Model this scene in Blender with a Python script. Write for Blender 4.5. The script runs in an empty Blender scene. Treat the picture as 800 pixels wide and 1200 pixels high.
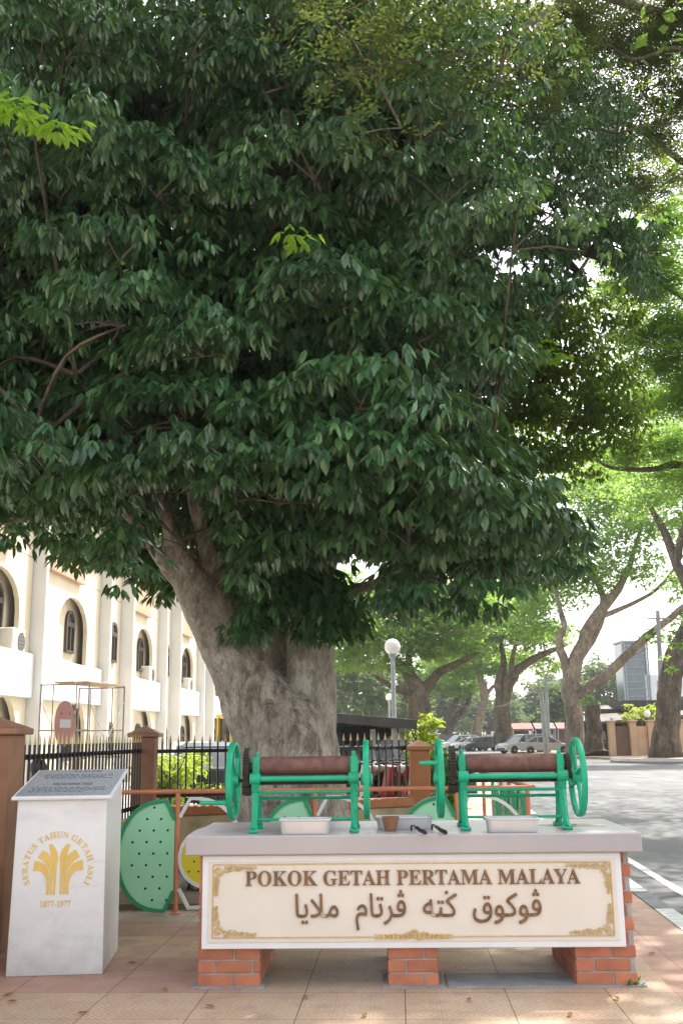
import bpy, math, random
import numpy as np
from mathutils import Vector, Matrix, noise
random.seed(7)
RNG = np.random.default_rng(11)
S = bpy.context.scene
COL = S.collection
PI = math.pi
R = math.radians

# ------------------------------------------------------------------ camera, sky, sun, exposure
F, TH, RO, HC = 1193.6, .2177, .0123, 1.5          # focal length (px of a 1200 px tall photo), pitch, roll, eye height
cd = bpy.data.cameras.new('camera'); cam = bpy.data.objects.new('camera', cd); COL.objects.link(cam)
cd.sensor_fit = 'VERTICAL'; cd.sensor_height = 36; cd.lens = 36*F/1200; cd.clip_start = .1; cd.clip_end = 4000
_r0, _u0, _f = Vector((1, 0, 0)), Vector((0, -math.sin(TH), math.cos(TH))), Vector((0, math.cos(TH), math.sin(TH)))
_r = _r0*math.cos(RO) - _u0*math.sin(RO); _u = _r0*math.sin(RO) + _u0*math.cos(RO)
cam.matrix_world = Matrix(((_r.x, _u.x, -_f.x, 0), (_r.y, _u.y, -_f.y, 0), (_r.z, _u.z, -_f.z, HC), (0, 0, 0, 1)))
S.camera = cam
S.render.resolution_x, S.render.resolution_y = 682, 1024
S.render.engine = 'CYCLES'
S.cycles.use_denoising = True
S.cycles.max_bounces = 8; S.cycles.diffuse_bounces = 2; S.cycles.transmission_bounces = 6; S.cycles.volume_bounces = 1
S.cycles.transparent_max_bounces = 8
S.cycles.caustics_reflective = False; S.cycles.caustics_refractive = False
S.cycles.sample_clamp_indirect = 8

SUN_EL, SUN_AZ = 56, 40                              # degrees; azimuth from +Y towards +X
w = bpy.data.worlds.new('World'); S.world = w; w.use_nodes = True
nt = w.node_tree
sky = nt.nodes.new('ShaderNodeTexSky'); sky.sky_type = 'NISHITA'; sky.sun_disc = False
sky.sun_elevation = R(SUN_EL); sky.sun_rotation = R(SUN_AZ); sky.air_density = 1.0; sky.dust_density = 2.0; sky.ozone_density = 1.0
bg = nt.nodes['Background']; bg.inputs[1].default_value = .15
hs_ = nt.nodes.new('ShaderNodeHueSaturation'); hs_.inputs['Saturation'].default_value = .38     # humid white sky
tint = nt.nodes.new('ShaderNodeMix'); tint.data_type = 'RGBA'; tint.blend_type = 'MULTIPLY'; tint.inputs[0].default_value = 1; tint.inputs[7].default_value = (1.04, 1.0, .95, 1)
nt.links.new(sky.outputs[0], hs_.inputs['Color']); nt.links.new(hs_.outputs[0], tint.inputs[6]); nt.links.new(tint.outputs[2], bg.inputs[0])
sd = bpy.data.lights.new('sun', 'SUN'); sd.energy = 3.2; sd.angle = R(.6); sd.color = (1, .95, .86)
sun = bpy.data.objects.new('sun', sd); COL.objects.link(sun)
sv = Vector((math.sin(R(SUN_AZ))*math.cos(R(SUN_EL)), math.cos(R(SUN_AZ))*math.cos(R(SUN_EL)), math.sin(R(SUN_EL))))
sun.rotation_euler = sv.to_track_quat('Z', 'Y').to_euler()
vs = S.view_settings
S.display_settings.display_device = 'sRGB'
vs.view_transform = 'Standard'; vs.look = 'None'; vs.gamma = 1; vs.use_curve_mapping = False
vs.exposure = 1.68

# ------------------------------------------------------------------ photo pixel -> point of the place
def _ray(px, py):
    u = (px-400)/F; v = (600-py)/F; c, s = math.cos(RO), math.sin(RO)
    u, v = u*c + v*s, -u*s + v*c
    return u, math.cos(TH)-v*math.sin(TH), math.sin(TH)+v*math.cos(TH)
def at(px, py, Y):
    x, y, z = _ray(px, py); t = Y/y
    return Vector((x*t, Y, HC+z*t))
def G(px, py, z0=0):
    x, y, z = _ray(px, py); t = (z0-HC)/z
    return Vector((x*t, y*t, z0))
def proj(P):
    P = np.asarray(P); z = P[:, 2]-HC
    d = P[:, 1]*math.cos(TH)+z*math.sin(TH); v = -P[:, 1]*math.sin(TH)+z*math.cos(TH)
    u, v = F*P[:, 0]/d, F*v/d; c, s = math.cos(RO), math.sin(RO)
    return 400+u*c-v*s, 600-(u*s+v*c)
def inpoly(x, y, poly):
    res = np.zeros(len(x), bool); n = len(poly)
    for i in range(n):
        x0, y0 = poly[i]; x1, y1 = poly[(i+1) % n]
        if y0 == y1: continue
        c = ((y0 > y) != (y1 > y)) & (x < (x1-x0)*(y-y0)/(y1-y0)+x0)
        res ^= c
    return res

# ------------------------------------------------------------------ materials
MATS = {}
def new_mat(name):
    m = bpy.data.materials.new(name); m.use_nodes = True
    n = m.node_tree.nodes; b = n['Principled BSDF']
    MATS[name] = m
    return m, m.node_tree, b
def ramp(t, fac, c0, c1, p0=.3, p1=.7):
    r = t.nodes.new('ShaderNodeValToRGB')
    r.color_ramp.elements[0].position = p0; r.color_ramp.elements[1].position = p1
    r.color_ramp.elements[0].color = (*c0, 1); r.color_ramp.elements[1].color = (*c1, 1)
    t.links.new(fac, r.inputs[0]); return r.outputs[0]
def noise_tex(t, scale, detail=4, rough=.55, vec=None, coord='Object', dist=0):
    n = t.nodes.new('ShaderNodeTexNoise'); n.inputs['Scale'].default_value = scale
    n.inputs['Detail'].default_value = detail; n.inputs['Roughness'].default_value = rough; n.inputs['Distortion'].default_value = dist
    if vec is None:
        tc = t.nodes.new('ShaderNodeTexCoord'); vec = tc.outputs[coord]
    t.links.new(vec, n.inputs['Vector']); return n
def mapped(t, scale=(1, 1, 1), rot=(0, 0, 0), coord='Object'):
    tc = t.nodes.new('ShaderNodeTexCoord'); mp = t.nodes.new('ShaderNodeMapping')
    mp.inputs['Scale'].default_value = scale; mp.inputs['Rotation'].default_value = rot
    t.links.new(tc.outputs[coord], mp.inputs['Vector']); return mp.outputs[0]
def mixc(t, fac, a, b, mode='MIX'):
    m = t.nodes.new('ShaderNodeMix'); m.data_type = 'RGBA'; m.blend_type = mode
    for k, v in ((0, fac), (6, a), (7, b)):
        if hasattr(v, 'node'): t.links.new(v, m.inputs[k])
        elif k == 0: m.inputs[0].default_value = v
        else: m.inputs[k].default_value = (*v, 1)
    return m.outputs[2]
def mth(t, op, a, b=None, c=None):
    m = t.nodes.new('ShaderNodeMath'); m.operation = op
    for k, v in ((0, a), (1, b), (2, c)):
        if v is None: continue
        if hasattr(v, 'node'): t.links.new(v, m.inputs[k])
        else: m.inputs[k].default_value = v
    return m.outputs[0]
def bump(t, b, h, strength=.3, dist=.01):
    n = t.nodes.new('ShaderNodeBump'); n.inputs['Strength'].default_value = strength; n.inputs['Distance'].default_value = dist
    t.links.new(h, n.inputs['Height']); t.links.new(n.outputs[0], b.inputs['Normal'])
def mat(name, c0, c1=None, scale=6, rough=.6, bmp=0, bscale=None, metal=0, stretch=None, p0=.35, p1=.65, spec=.5, bdist=.01, isl=0):
    if name in MATS: return MATS[name]
    m, t, b = new_mat(name)
    b.inputs['Roughness'].default_value = rough; b.inputs['Metallic'].default_value = metal
    b.inputs['Specular IOR Level'].default_value = spec
    if c1 is None: c1 = tuple(x*.82 for x in c0)
    vec = mapped(t, stretch) if stretch else None
    n = noise_tex(t, scale, vec=vec)
    col = ramp(t, n.outputs['Fac'], c1, c0, p0, p1)
    if isl:
        g = t.nodes.new('ShaderNodeNewGeometry')
        hs = t.nodes.new('ShaderNodeHueSaturation')
        mr = t.nodes.new('ShaderNodeMapRange'); mr.inputs[3].default_value = 1-isl; mr.inputs[4].default_value = 1+isl
        t.links.new(g.outputs['Random Per Island'], mr.inputs[0]); t.links.new(mr.outputs[0], hs.inputs['Value'])
        t.links.new(col, hs.inputs['Color']); col = hs.outputs[0]
    t.links.new(col, b.inputs['Base Color'])
    rr = t.nodes.new('ShaderNodeMapRange'); rr.inputs[3].default_value = max(0, rough-.12); rr.inputs[4].default_value = min(1, rough+.1)
    n2 = noise_tex(t, scale*2.3); t.links.new(n2.outputs['Fac'], rr.inputs[0]); t.links.new(rr.outputs[0], b.inputs['Roughness'])
    if bmp:
        n3 = noise_tex(t, bscale or scale*4, 6, .65, vec=vec); bump(t, b, n3.outputs['Fac'], bmp, bdist)
    return m

def leaf_mat(name, dark, mid, light, rough=.38, trans=.3, tcol=None, spec=.5):
    m, t, b = new_mat(name)
    g = t.nodes.new('ShaderNodeNewGeometry')
    r = t.nodes.new('ShaderNodeValToRGB'); e = r.color_ramp.elements
    e[0].color = (*dark, 1); e[1].color = (*light, 1); e[1].position = 1
    x = e.new(.55); x.color = (*mid, 1)
    t.links.new(g.outputs['Random Per Island'], r.inputs[0])
    n = noise_tex(t, 1.1, 2)
    col = mixc(t, mth(t, 'MULTIPLY', n.outputs['Fac'], .5), r.outputs[0], mid)
    n2 = noise_tex(t, .75, 3, .6); hv = t.nodes.new('ShaderNodeHueSaturation'); mr = t.nodes.new('ShaderNodeMapRange'); mr.inputs[1].default_value = .3; mr.inputs[2].default_value = .7; mr.inputs[3].default_value = .68; mr.inputs[4].default_value = 1.5
    t.links.new(n2.outputs['Fac'], mr.inputs[0]); t.links.new(mr.outputs[0], hv.inputs['Value']); t.links.new(col, hv.inputs['Color']); col = hv.outputs[0]
    t.links.new(col, b.inputs['Base Color'])
    b.inputs['Roughness'].default_value = rough; b.inputs['Specular IOR Level'].default_value = spec
    tr = t.nodes.new('ShaderNodeBsdfTranslucent')
    if tcol is None: tcol = (mid[0]*2.6+.02, mid[1]*2.6, mid[2]*.6)
    tr.inputs['Color'].default_value = (*tcol, 1)
    mx = t.nodes.new('ShaderNodeMixShader'); mx.inputs[0].default_value = trans
    t.links.new(b.outputs[0], mx.inputs[1]); t.links.new(tr.outputs[0], mx.inputs[2])
    t.links.new(mx.outputs[0], t.nodes['Material Output'].inputs[0])
    return m

def glass_mat(name, c, rough=.08):
    m, t, b = new_mat(name); b.inputs['Base Color'].default_value = (*c, 1); b.inputs['Roughness'].default_value = rough
    b.inputs['Specular IOR Level'].default_value = .8
    n = noise_tex(t, 1.5, 2); t.links.new(ramp(t, n.outputs['Fac'], tuple(x*.6 for x in c), c), b.inputs['Base Color'])
    return m

# ------------------------------------------------------------------ mesh helpers
class MB:
    """collects shapes, builds ONE mesh object"""
    def __init__(s): s.v = []; s.f = []
    def add(s, vs, fs, M=None):
        o = len(s.v)
        s.v += [tuple(M @ Vector(v)) if M is not None else tuple(v) for v in vs]
        s.f += [tuple(i+o for i in f) for f in fs]
        return s
    def box(s, c, size, b=0, M=None, taper=1.0):
        hx, hy, hz = size[0]/2, size[1]/2, size[2]/2
        b = min(b, hx*.9, hy*.9, hz*.9)
        L = Matrix.Translation(c) if M is None else M @ Matrix.Translation(c)
        def tp(x, y, z):
            k = taper if z > 0 else 1
            return (x*k, y*k, z)
        if b <= 0:
            vs = [tp(x*hx, y*hy, z*hz) for x in (-1, 1) for y in (-1, 1) for z in (-1, 1)]
            fs = [(0, 1, 3, 2), (4, 6, 7, 5), (0, 4, 5, 1), (2, 3, 7, 6), (0, 2, 6, 4), (1, 5, 7, 3)]
            return s.add(vs, fs, L)
        vs = []; idx = {}
        for x in (-1, 1):
            for y in (-1, 1):
                for z in (-1, 1):
                    for a in range(3):
                        idx[x, y, z, a] = len(vs)
                        vs.append(tp(x*(hx-(b if a != 0 else 0)), y*(hy-(b if a != 1 else 0)), z*(hz-(b if a != 2 else 0))))
        fs = []
        for a in range(3):
            o = [i for i in range(3) if i != a]
            for sg in (-1, 1):
                q = []
                for p in ((-1, -1), (1, -1), (1, 1), (-1, 1)):
                    k = [0, 0, 0]; k[a] = sg; k[o[0]] = p[0]; k[o[1]] = p[1]; q.append(idx[(*k, a)])
                fs.append(q)
            for p in (-1, 1):
                for r in (-1, 1):
                    k0 = [0, 0, 0]; k0[o[0]] = p; k0[o[1]] = r; k1 = list(k0); k0[a] = -1; k1[a] = 1
                    fs.append([idx[(*k0, o[0])], idx[(*k1, o[0])], idx[(*k1, o[1])], idx[(*k0, o[1])]])
        for x in (-1, 1):
            for y in (-1, 1):
                for z in (-1, 1): fs.append([idx[x, y, z, a] for a in range(3)])
        out = []
        for f in fs:
            p = [Vector(vs[i]) for i in f]; nn = (p[1]-p[0]).cross(p[2]-p[0]); c_ = sum(p, Vector())/len(p)
            out.append(tuple(f) if nn.dot(c_) > 0 else tuple(reversed(f)))
        return s.add(vs, out, L)
    def tube(s, pts, rad, n=10, cap=True, flat=1.0):
        pts = [Vector(p) for p in pts]
        if not hasattr(rad, '__len__'): rad = [rad]*len(pts)
        vs = []; fs = []; up = None
        for i, p in enumerate(pts):
            d = (pts[min(i+1, len(pts)-1)]-pts[max(i-1, 0)]).normalized()
            if up is None:
                up = Vector((0, 0, 1)) if abs(d.z) < .9 else Vector((0, 1, 0))
            a = d.cross(up)
            if a.length < 1e-5: a = d.orthogonal()
            a.normalize(); bb = a.cross(d).normalized(); up = bb
            for k in range(n):
                t = 2*PI*k/n; vs.append(p + (a*math.cos(t)+bb*math.sin(t)*flat)*rad[i])
        for i in range(len(pts)-1):
            for k in range(n):
                k2 = (k+1) % n
                fs.append((i*n+k, i*n+k2, (i+1)*n+k2, (i+1)*n+k))
        if cap:
            fs.append(tuple(reversed(range(n)))); fs.append(tuple(range((len(pts)-1)*n, len(pts)*n)))
        return s.add(vs, fs)
    def lathe(s, prof, c=(0, 0, 0), n=20, axis='z', M=None):
        vs = []; fs = []
        for r, z in prof:
            for k in range(n):
                t = 2*PI*k/n; x, y = r*math.cos(t), r*math.sin(t)
                v = {'z': (x, y, z), 'x': (z, x, y), 'y': (y, z, x)}[axis]
                vs.append((v[0]+c[0], v[1]+c[1], v[2]+c[2]))
        for i in range(len(prof)-1):
            for k in range(n):
                k2 = (k+1) % n
                fs.append((i*n+k, i*n+k2, (i+1)*n+k2, (i+1)*n+k))
        fs.append(tuple(reversed(range(n)))); fs.append(tuple(range((len(prof)-1)*n, len(prof)*n)))
        return s.add(vs, fs, M)
    def sphere(s, c, r, n=14, m=8, sc=(1, 1, 1)):
        prof = [(r*max(.02, math.sin(PI*i/m)), -r*math.cos(PI*i/m)) for i in range(m+1)]
        return s.lathe(prof, (0, 0, 0), n, M=Matrix.Translation(c) @ Matrix.Diagonal((*sc, 1)))
    def prism(s, poly, d0, d1, plane='xz', M=None):
        """polygon in a plane pushed out from d0 to d1 along the third axis"""
        n = len(poly)
        def mk(p, d): return {'xz': (p[0], d, p[1]), 'yz': (d, p[0], p[1]), 'xy': (p[0], p[1], d)}[plane]
        vs = [mk(p, d0) for p in poly]+[mk(p, d1) for p in poly]
        fs = [tuple(range(n)), tuple(reversed(range(n, 2*n)))]+[(i, i+n, (i+1) % n+n, (i+1) % n) for i in range(n)]
        return s.add(vs, fs, M)
    def ribbon(s, path, widths, d0, d1, plane='xz', M=None):
        """a flat band following a 2D path, with thickness"""
        P = [Vector(p) for p in path]; n = len(P); Lp = []; Rp = []
        if not hasattr(widths, '__len__'): widths = [widths]*n
        for i in range(n):
            d = (P[min(i+1, n-1)]-P[max(i-1, 0)]).normalized(); nn = Vector((-d.y, d.x))
            Lp.append(P[i]+nn*widths[i]/2); Rp.append(P[i]-nn*widths[i]/2)
        def mk(p, d): return {'xz': (p[0], d, p[1]), 'yz': (d, p[0], p[1]), 'xy': (p[0], p[1], d)}[plane]
        vs = []
        for i in range(n): vs += [mk(Lp[i], d0), mk(Rp[i], d0), mk(Rp[i], d1), mk(Lp[i], d1)]
        fs = [(0, 1, 2, 3), tuple(4*(n-1)+k for k in (3, 2, 1, 0))]
        for i in range(n-1):
            for k in range(4): fs.append((4*i+k, 4*i+4+k, 4*i+4+(k+1) % 4, 4*i+(k+1) % 4))
        return s.add(vs, fs, M)
    def mark(s): s.mk = len(s.f)
    def build(s, name, m, parent=None, smooth=False, fix=True, m2=None):
        me = bpy.data.meshes.new(name); me.from_pydata(s.v, [], s.f)
        if fix:
            import bmesh
            b = bmesh.new(); b.from_mesh(me); bmesh.ops.recalc_face_normals(b, faces=b.faces); b.to_mesh(me); b.free()
        if smooth:
            me.polygons.foreach_set('use_smooth', [True]*len(me.polygons))
            try: me.set_sharp_from_angle(angle=R(38))
            except Exception: pass
        me.materials.append(m)
        if m2:
            me.materials.append(m2); me.polygons.foreach_set('material_index', [0]*s.mk+[1]*(len(me.polygons)-s.mk))
        me.update()
        o = bpy.data.objects.new(name, me); COL.objects.link(o); o.parent = parent
        return o
def tag(o, label=None, cat=None, group=None, kind=None):
    for k, v in (('label', label), ('category', cat), ('group', group), ('kind', kind)):
        if v: o[k] = v
    return o
def empty(name, loc, label, cat, rz=0, group=None):
    o = bpy.data.objects.new(name, None); COL.objects.link(o); o.location = loc; o.rotation_euler.z = rz
    o.empty_display_size = .1
    return tag(o, label, cat, group)
def copy_tree(o, parent=None):
    c = o.copy(); COL.objects.link(c); c.parent = parent
    for ch in [x for x in COL.objects if x.parent == o]: copy_tree(ch, c)
    return c
def struct(name, mb, m, smooth=False):
    return tag(mb.build(name, m, None, smooth), kind='structure')
def sheet(name, poly, z, m, cuts=None):
    mb = MB(); mb.add([(x, y, z) for x, y in poly], [tuple(range(len(poly)))])
    return struct(name, mb, m)

def text_data(body, offset=0.0, res=3):
    cu = bpy.data.curves.new('lettering', 'FONT'); cu.body = body; cu.size = 1; cu.extrude = .05; cu.offset = offset; cu.resolution_u = res
    o = bpy.data.objects.new('lettering', cu); COL.objects.link(o)
    bpy.context.view_layer.update()
    me = bpy.data.meshes.new_from_object(o.evaluated_get(bpy.context.evaluated_depsgraph_get()))
    vs = [Vector(v.co) for v in me.vertices]; fs = [tuple(p.vertices) for p in me.polygons]
    bpy.data.objects.remove(o); bpy.data.curves.remove(cu); bpy.data.meshes.remove(me)
    return vs, fs
def serif(s):
    return ''.join(chr(0x1D400+ord(c)-65) if 'A' <= c <= 'Z' else chr(0x1D7CE+ord(c)-48) if c.isdigit() else c for c in s)
def fit_text(mb, body, x0, x1, z0, z1, y, th, offset=0.0):
    """lettering on a wall facing -Y, fitted into x0..x1, z0..z1, its front th proud of y"""
    vs, fs = text_data(body, offset)
    ax, bx = min(v.x for v in vs), max(v.x for v in vs); ay, by = min(v.y for v in vs), max(v.y for v in vs)
    mb.add([(x0+(v.x-ax)/(bx-ax)*(x1-x0), y-th*(v.z/.1+.5), z0+(v.y-ay)/(by-ay)*(z1-z0)) for v in vs], fs)

# leaves as one numpy mesh
def leaf_mesh(name, P, D, N, L, W, m, parent, fold=.22, curl=.18, simple=False):
    n = len(P); Sd = np.cross(D, N); Sd /= np.linalg.norm(Sd, axis=1)[:, None]+1e-9
    if simple:
        T = [(0, 0, 0), (.5, .5, .06), (1, 0, -.08), (.5, -.5, .06)]
        faces = [(0, 3, 2), (0, 2, 1)]
    else:
        T = [(0, 0, 0), (.28, .40, .0), (.30, 0, -fold*.45), (.28, -.40, 0), (.66, .42, -curl*.35), (.68, 0, -fold*.4-curl*.4), (.66, -.42, -curl*.35), (1, 0, -curl)]
        faces = [(0, 3, 2), (0, 2, 1), (1, 2, 5, 4), (2, 3, 6, 5), (4, 5, 7), (5, 6, 7)]
    k = len(T); V = np.empty((n, k, 3))
    for i, (t, s, h) in enumerate(T):
        V[:, i] = P + D*(t*L)[:, None] + Sd*(s*W)[:, None] + N*(h*(L if not simple else W))[:, None]
    loops = np.concatenate([np.array(f) for f in faces]); ll = len(loops)
    starts = np.cumsum([0]+[len(f) for f in faces[:-1]])
    LI = (loops[None, :]+(np.arange(n)*k)[:, None]).ravel()
    ST = (starts[None, :]+(np.arange(n)*ll)[:, None]).ravel()
    me = bpy.data.meshes.new(name); me.vertices.add(n*k); me.vertices.foreach_set('co', V.ravel())
    me.loops.add(len(LI)); me.loops.foreach_set('vertex_index', LI.astype(np.int32))
    me.polygons.add(len(ST)); me.polygons.foreach_set('loop_start', ST.astype(np.int32))
    me.polygons.foreach_set('use_smooth', np.ones(len(ST), bool) if not simple else np.zeros(len(ST), bool))
    me.update(calc_edges=True); me.materials.append(m)
    o = bpy.data.objects.new(name, me); COL.objects.link(o); o.parent = parent
    return o
def unit(a): return a/(np.linalg.norm(a, axis=1)[:, None]+1e-9)
def rdir(n): return unit(RNG.normal(size=(n, 3)))

# ------------------------------------------------------------------ base materials
def chipped(name, c0, c1, chip):
    m, t, b = new_mat(name); n = noise_tex(t, 7, 4); k = noise_tex(t, 38, 6, .7); g = noise_tex(t, 5, 3)
    c = ramp(t, n.outputs['Fac'], c1, c0, .3, .7)
    e = mth(t, 'MULTIPLY', k.outputs['Fac'], mth(t, 'ADD', .72, mth(t, 'MULTIPLY', g.outputs['Fac'], .55)))
    f = ramp(t, e, (0, 0, 0), (1, 1, 1), .615, .64)
    c = mixc(t, f, c, chip); d = noise_tex(t, 16, 5); c = mixc(t, ramp(t, d.outputs['Fac'], (0, 0, 0), (.35, .35, .35), .55, .8), c, tuple(x*.5+.03 for x in c1))
    t.links.new(c, b.inputs['Base Color']); t.links.new(ramp(t, k.outputs['Fac'], (.28, .28, .28), (.6, .6, .6)), b.inputs['Roughness'])
    bump(t, b, mth(t, 'SUBTRACT', mth(t, 'MULTIPLY', d.outputs['Fac'], .3), f), .35, .002)
    return m
green_paint = chipped('chipped_green_enamel', (.003, .43, .225), (.0, .32, .165), (.10, .07, .05))
rust = mat('rusty_roller', (.19, .085, .065), (.11, .045, .036), 22, .62, .3, 90, bdist=.002)
dark_iron = mat('dark_gear_iron', (.035, .024, .02), (.02, .014, .012), 30, .5, .2, 90)
steel = mat('galvanised_steel', (.42, .44, .45), (.3, .32, .33), 12, .4, metal=.6)
alu = mat('aluminium_tray', (.66, .66, .67), (.58, .58, .59), 3, .42, metal=.45)
black_paint = mat('black_paint', (.012, .012, .013), None, 20, .4)
gold_tip = mat('gold_tips', (.62, .5, .22), None, 20, .4)
brown_paint = mat('brown_paint', (.30, .145, .075), (.24, .115, .06), 5, .6, .12, 30)
orange_paint = mat('orange_brown_paint', (.4, .16, .06), (.33, .13, .05), 5, .6, .1, 30)
cream_wall = mat('weathered_cream_plaster', (.52, .43, .26), (.33, .27, .16), 4, .85, .25, 25)
salmon = mat('salmon_rail_paint', (.62, .21, .09), (.5, .17, .08), 8, .5)
panel_green = mat('pale_green_panel', (.36, .74, .45), (.31, .67, .40), 3, .5)
rim_green = mat('deep_green_rim', (.02, .3, .13), None, 6, .45)
rim_white = mat('white_rim_paint', (.75, .75, .72), (.66, .65, .6), 6, .5)
yellow_panel = mat('yellow_panel', (.72, .6, .02), (.66, .54, .02), 4, .5)
hole_dark = mat('dark_hole', (.02, .022, .02), None, 8, .8)
marble_white = None
def marble():
    m, t, b = new_mat('white_marble'); v = mapped(t, (1, 1, 2.2), (0, R(20), R(25)))
    n = noise_tex(t, 2.2, 8, .6, v, dist=1.4); n2 = noise_tex(t, 7, 5, .6)
    a = ramp(t, n.outputs['Fac'], (.68, .68, .685), (.78, .78, .775), .30, .44)
    c = mixc(t, .25, a, ramp(t, n2.outputs['Fac'], (.6, .61, .63), (.8, .8, .8)))
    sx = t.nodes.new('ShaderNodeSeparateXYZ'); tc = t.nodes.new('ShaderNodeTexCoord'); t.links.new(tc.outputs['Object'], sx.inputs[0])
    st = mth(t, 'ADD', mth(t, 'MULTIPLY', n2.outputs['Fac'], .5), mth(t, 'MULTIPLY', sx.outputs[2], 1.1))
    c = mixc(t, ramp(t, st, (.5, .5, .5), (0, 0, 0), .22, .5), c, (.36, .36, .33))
    t.links.new(c, b.inputs['Base Color']); b.inputs['Roughness'].default_value = .32
    bump(t, b, n2.outputs['Fac'], .05)
    return m
marble_white = marble()
marble_grey = mat('grey_engraved_slab', (.33, .35, .4), (.25, .27, .31), 40, .3, .1, 200)
slab_stone = mat('pale_mauve_stone', (.45, .415, .425), (.40, .37, .38), 1.6, .34, .03, 90)
mortar = mat('mortar', (.42, .4, .37), (.3, .28, .26), 12, .9, .4, 60)
brick_red = mat('red_brick', (.50, .185, .10), (.40, .135, .075), 9, .75, .25, 70, isl=.22, bdist=.003)
sign_white = mat('sign_white_frame', (.8, .8, .82), (.76, .76, .78), 6, .45)
sign_cream = mat('sign_cream_stone', (.76, .70, .62), (.72, .66, .575), 3, .45, .05, 90)
bronze = mat('bronze_lettering', (.23, .115, .045), (.14, .068, .027), 18, .42, .1, 60)
gold = mat('gilded_relief', (.70, .50, .22), (.54, .36, .13), 25, .38, metal=.25)
gold_print = mat('gold_print', (.80, .54, .15), (.72, .48, .12), 10, .5)
clay = mat('clay_cup', (.3, .15, .08), (.2, .1, .05), 14, .7, .2)
tyre_m = mat('tyre_rubber', (.018, .018, .018), None, 20, .75)
chrome = mat('bright_metal', (.6, .6, .6), None, 10, .2, metal=.9)
glass_dark = glass_mat('dark_glass', (.03, .035, .04))
lens_m = mat('lamp_lens', (.42, .41, .38), None, 10, .15)
red_lens = mat('red_lens', (.35, .02, .015), None, 10, .25)

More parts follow.
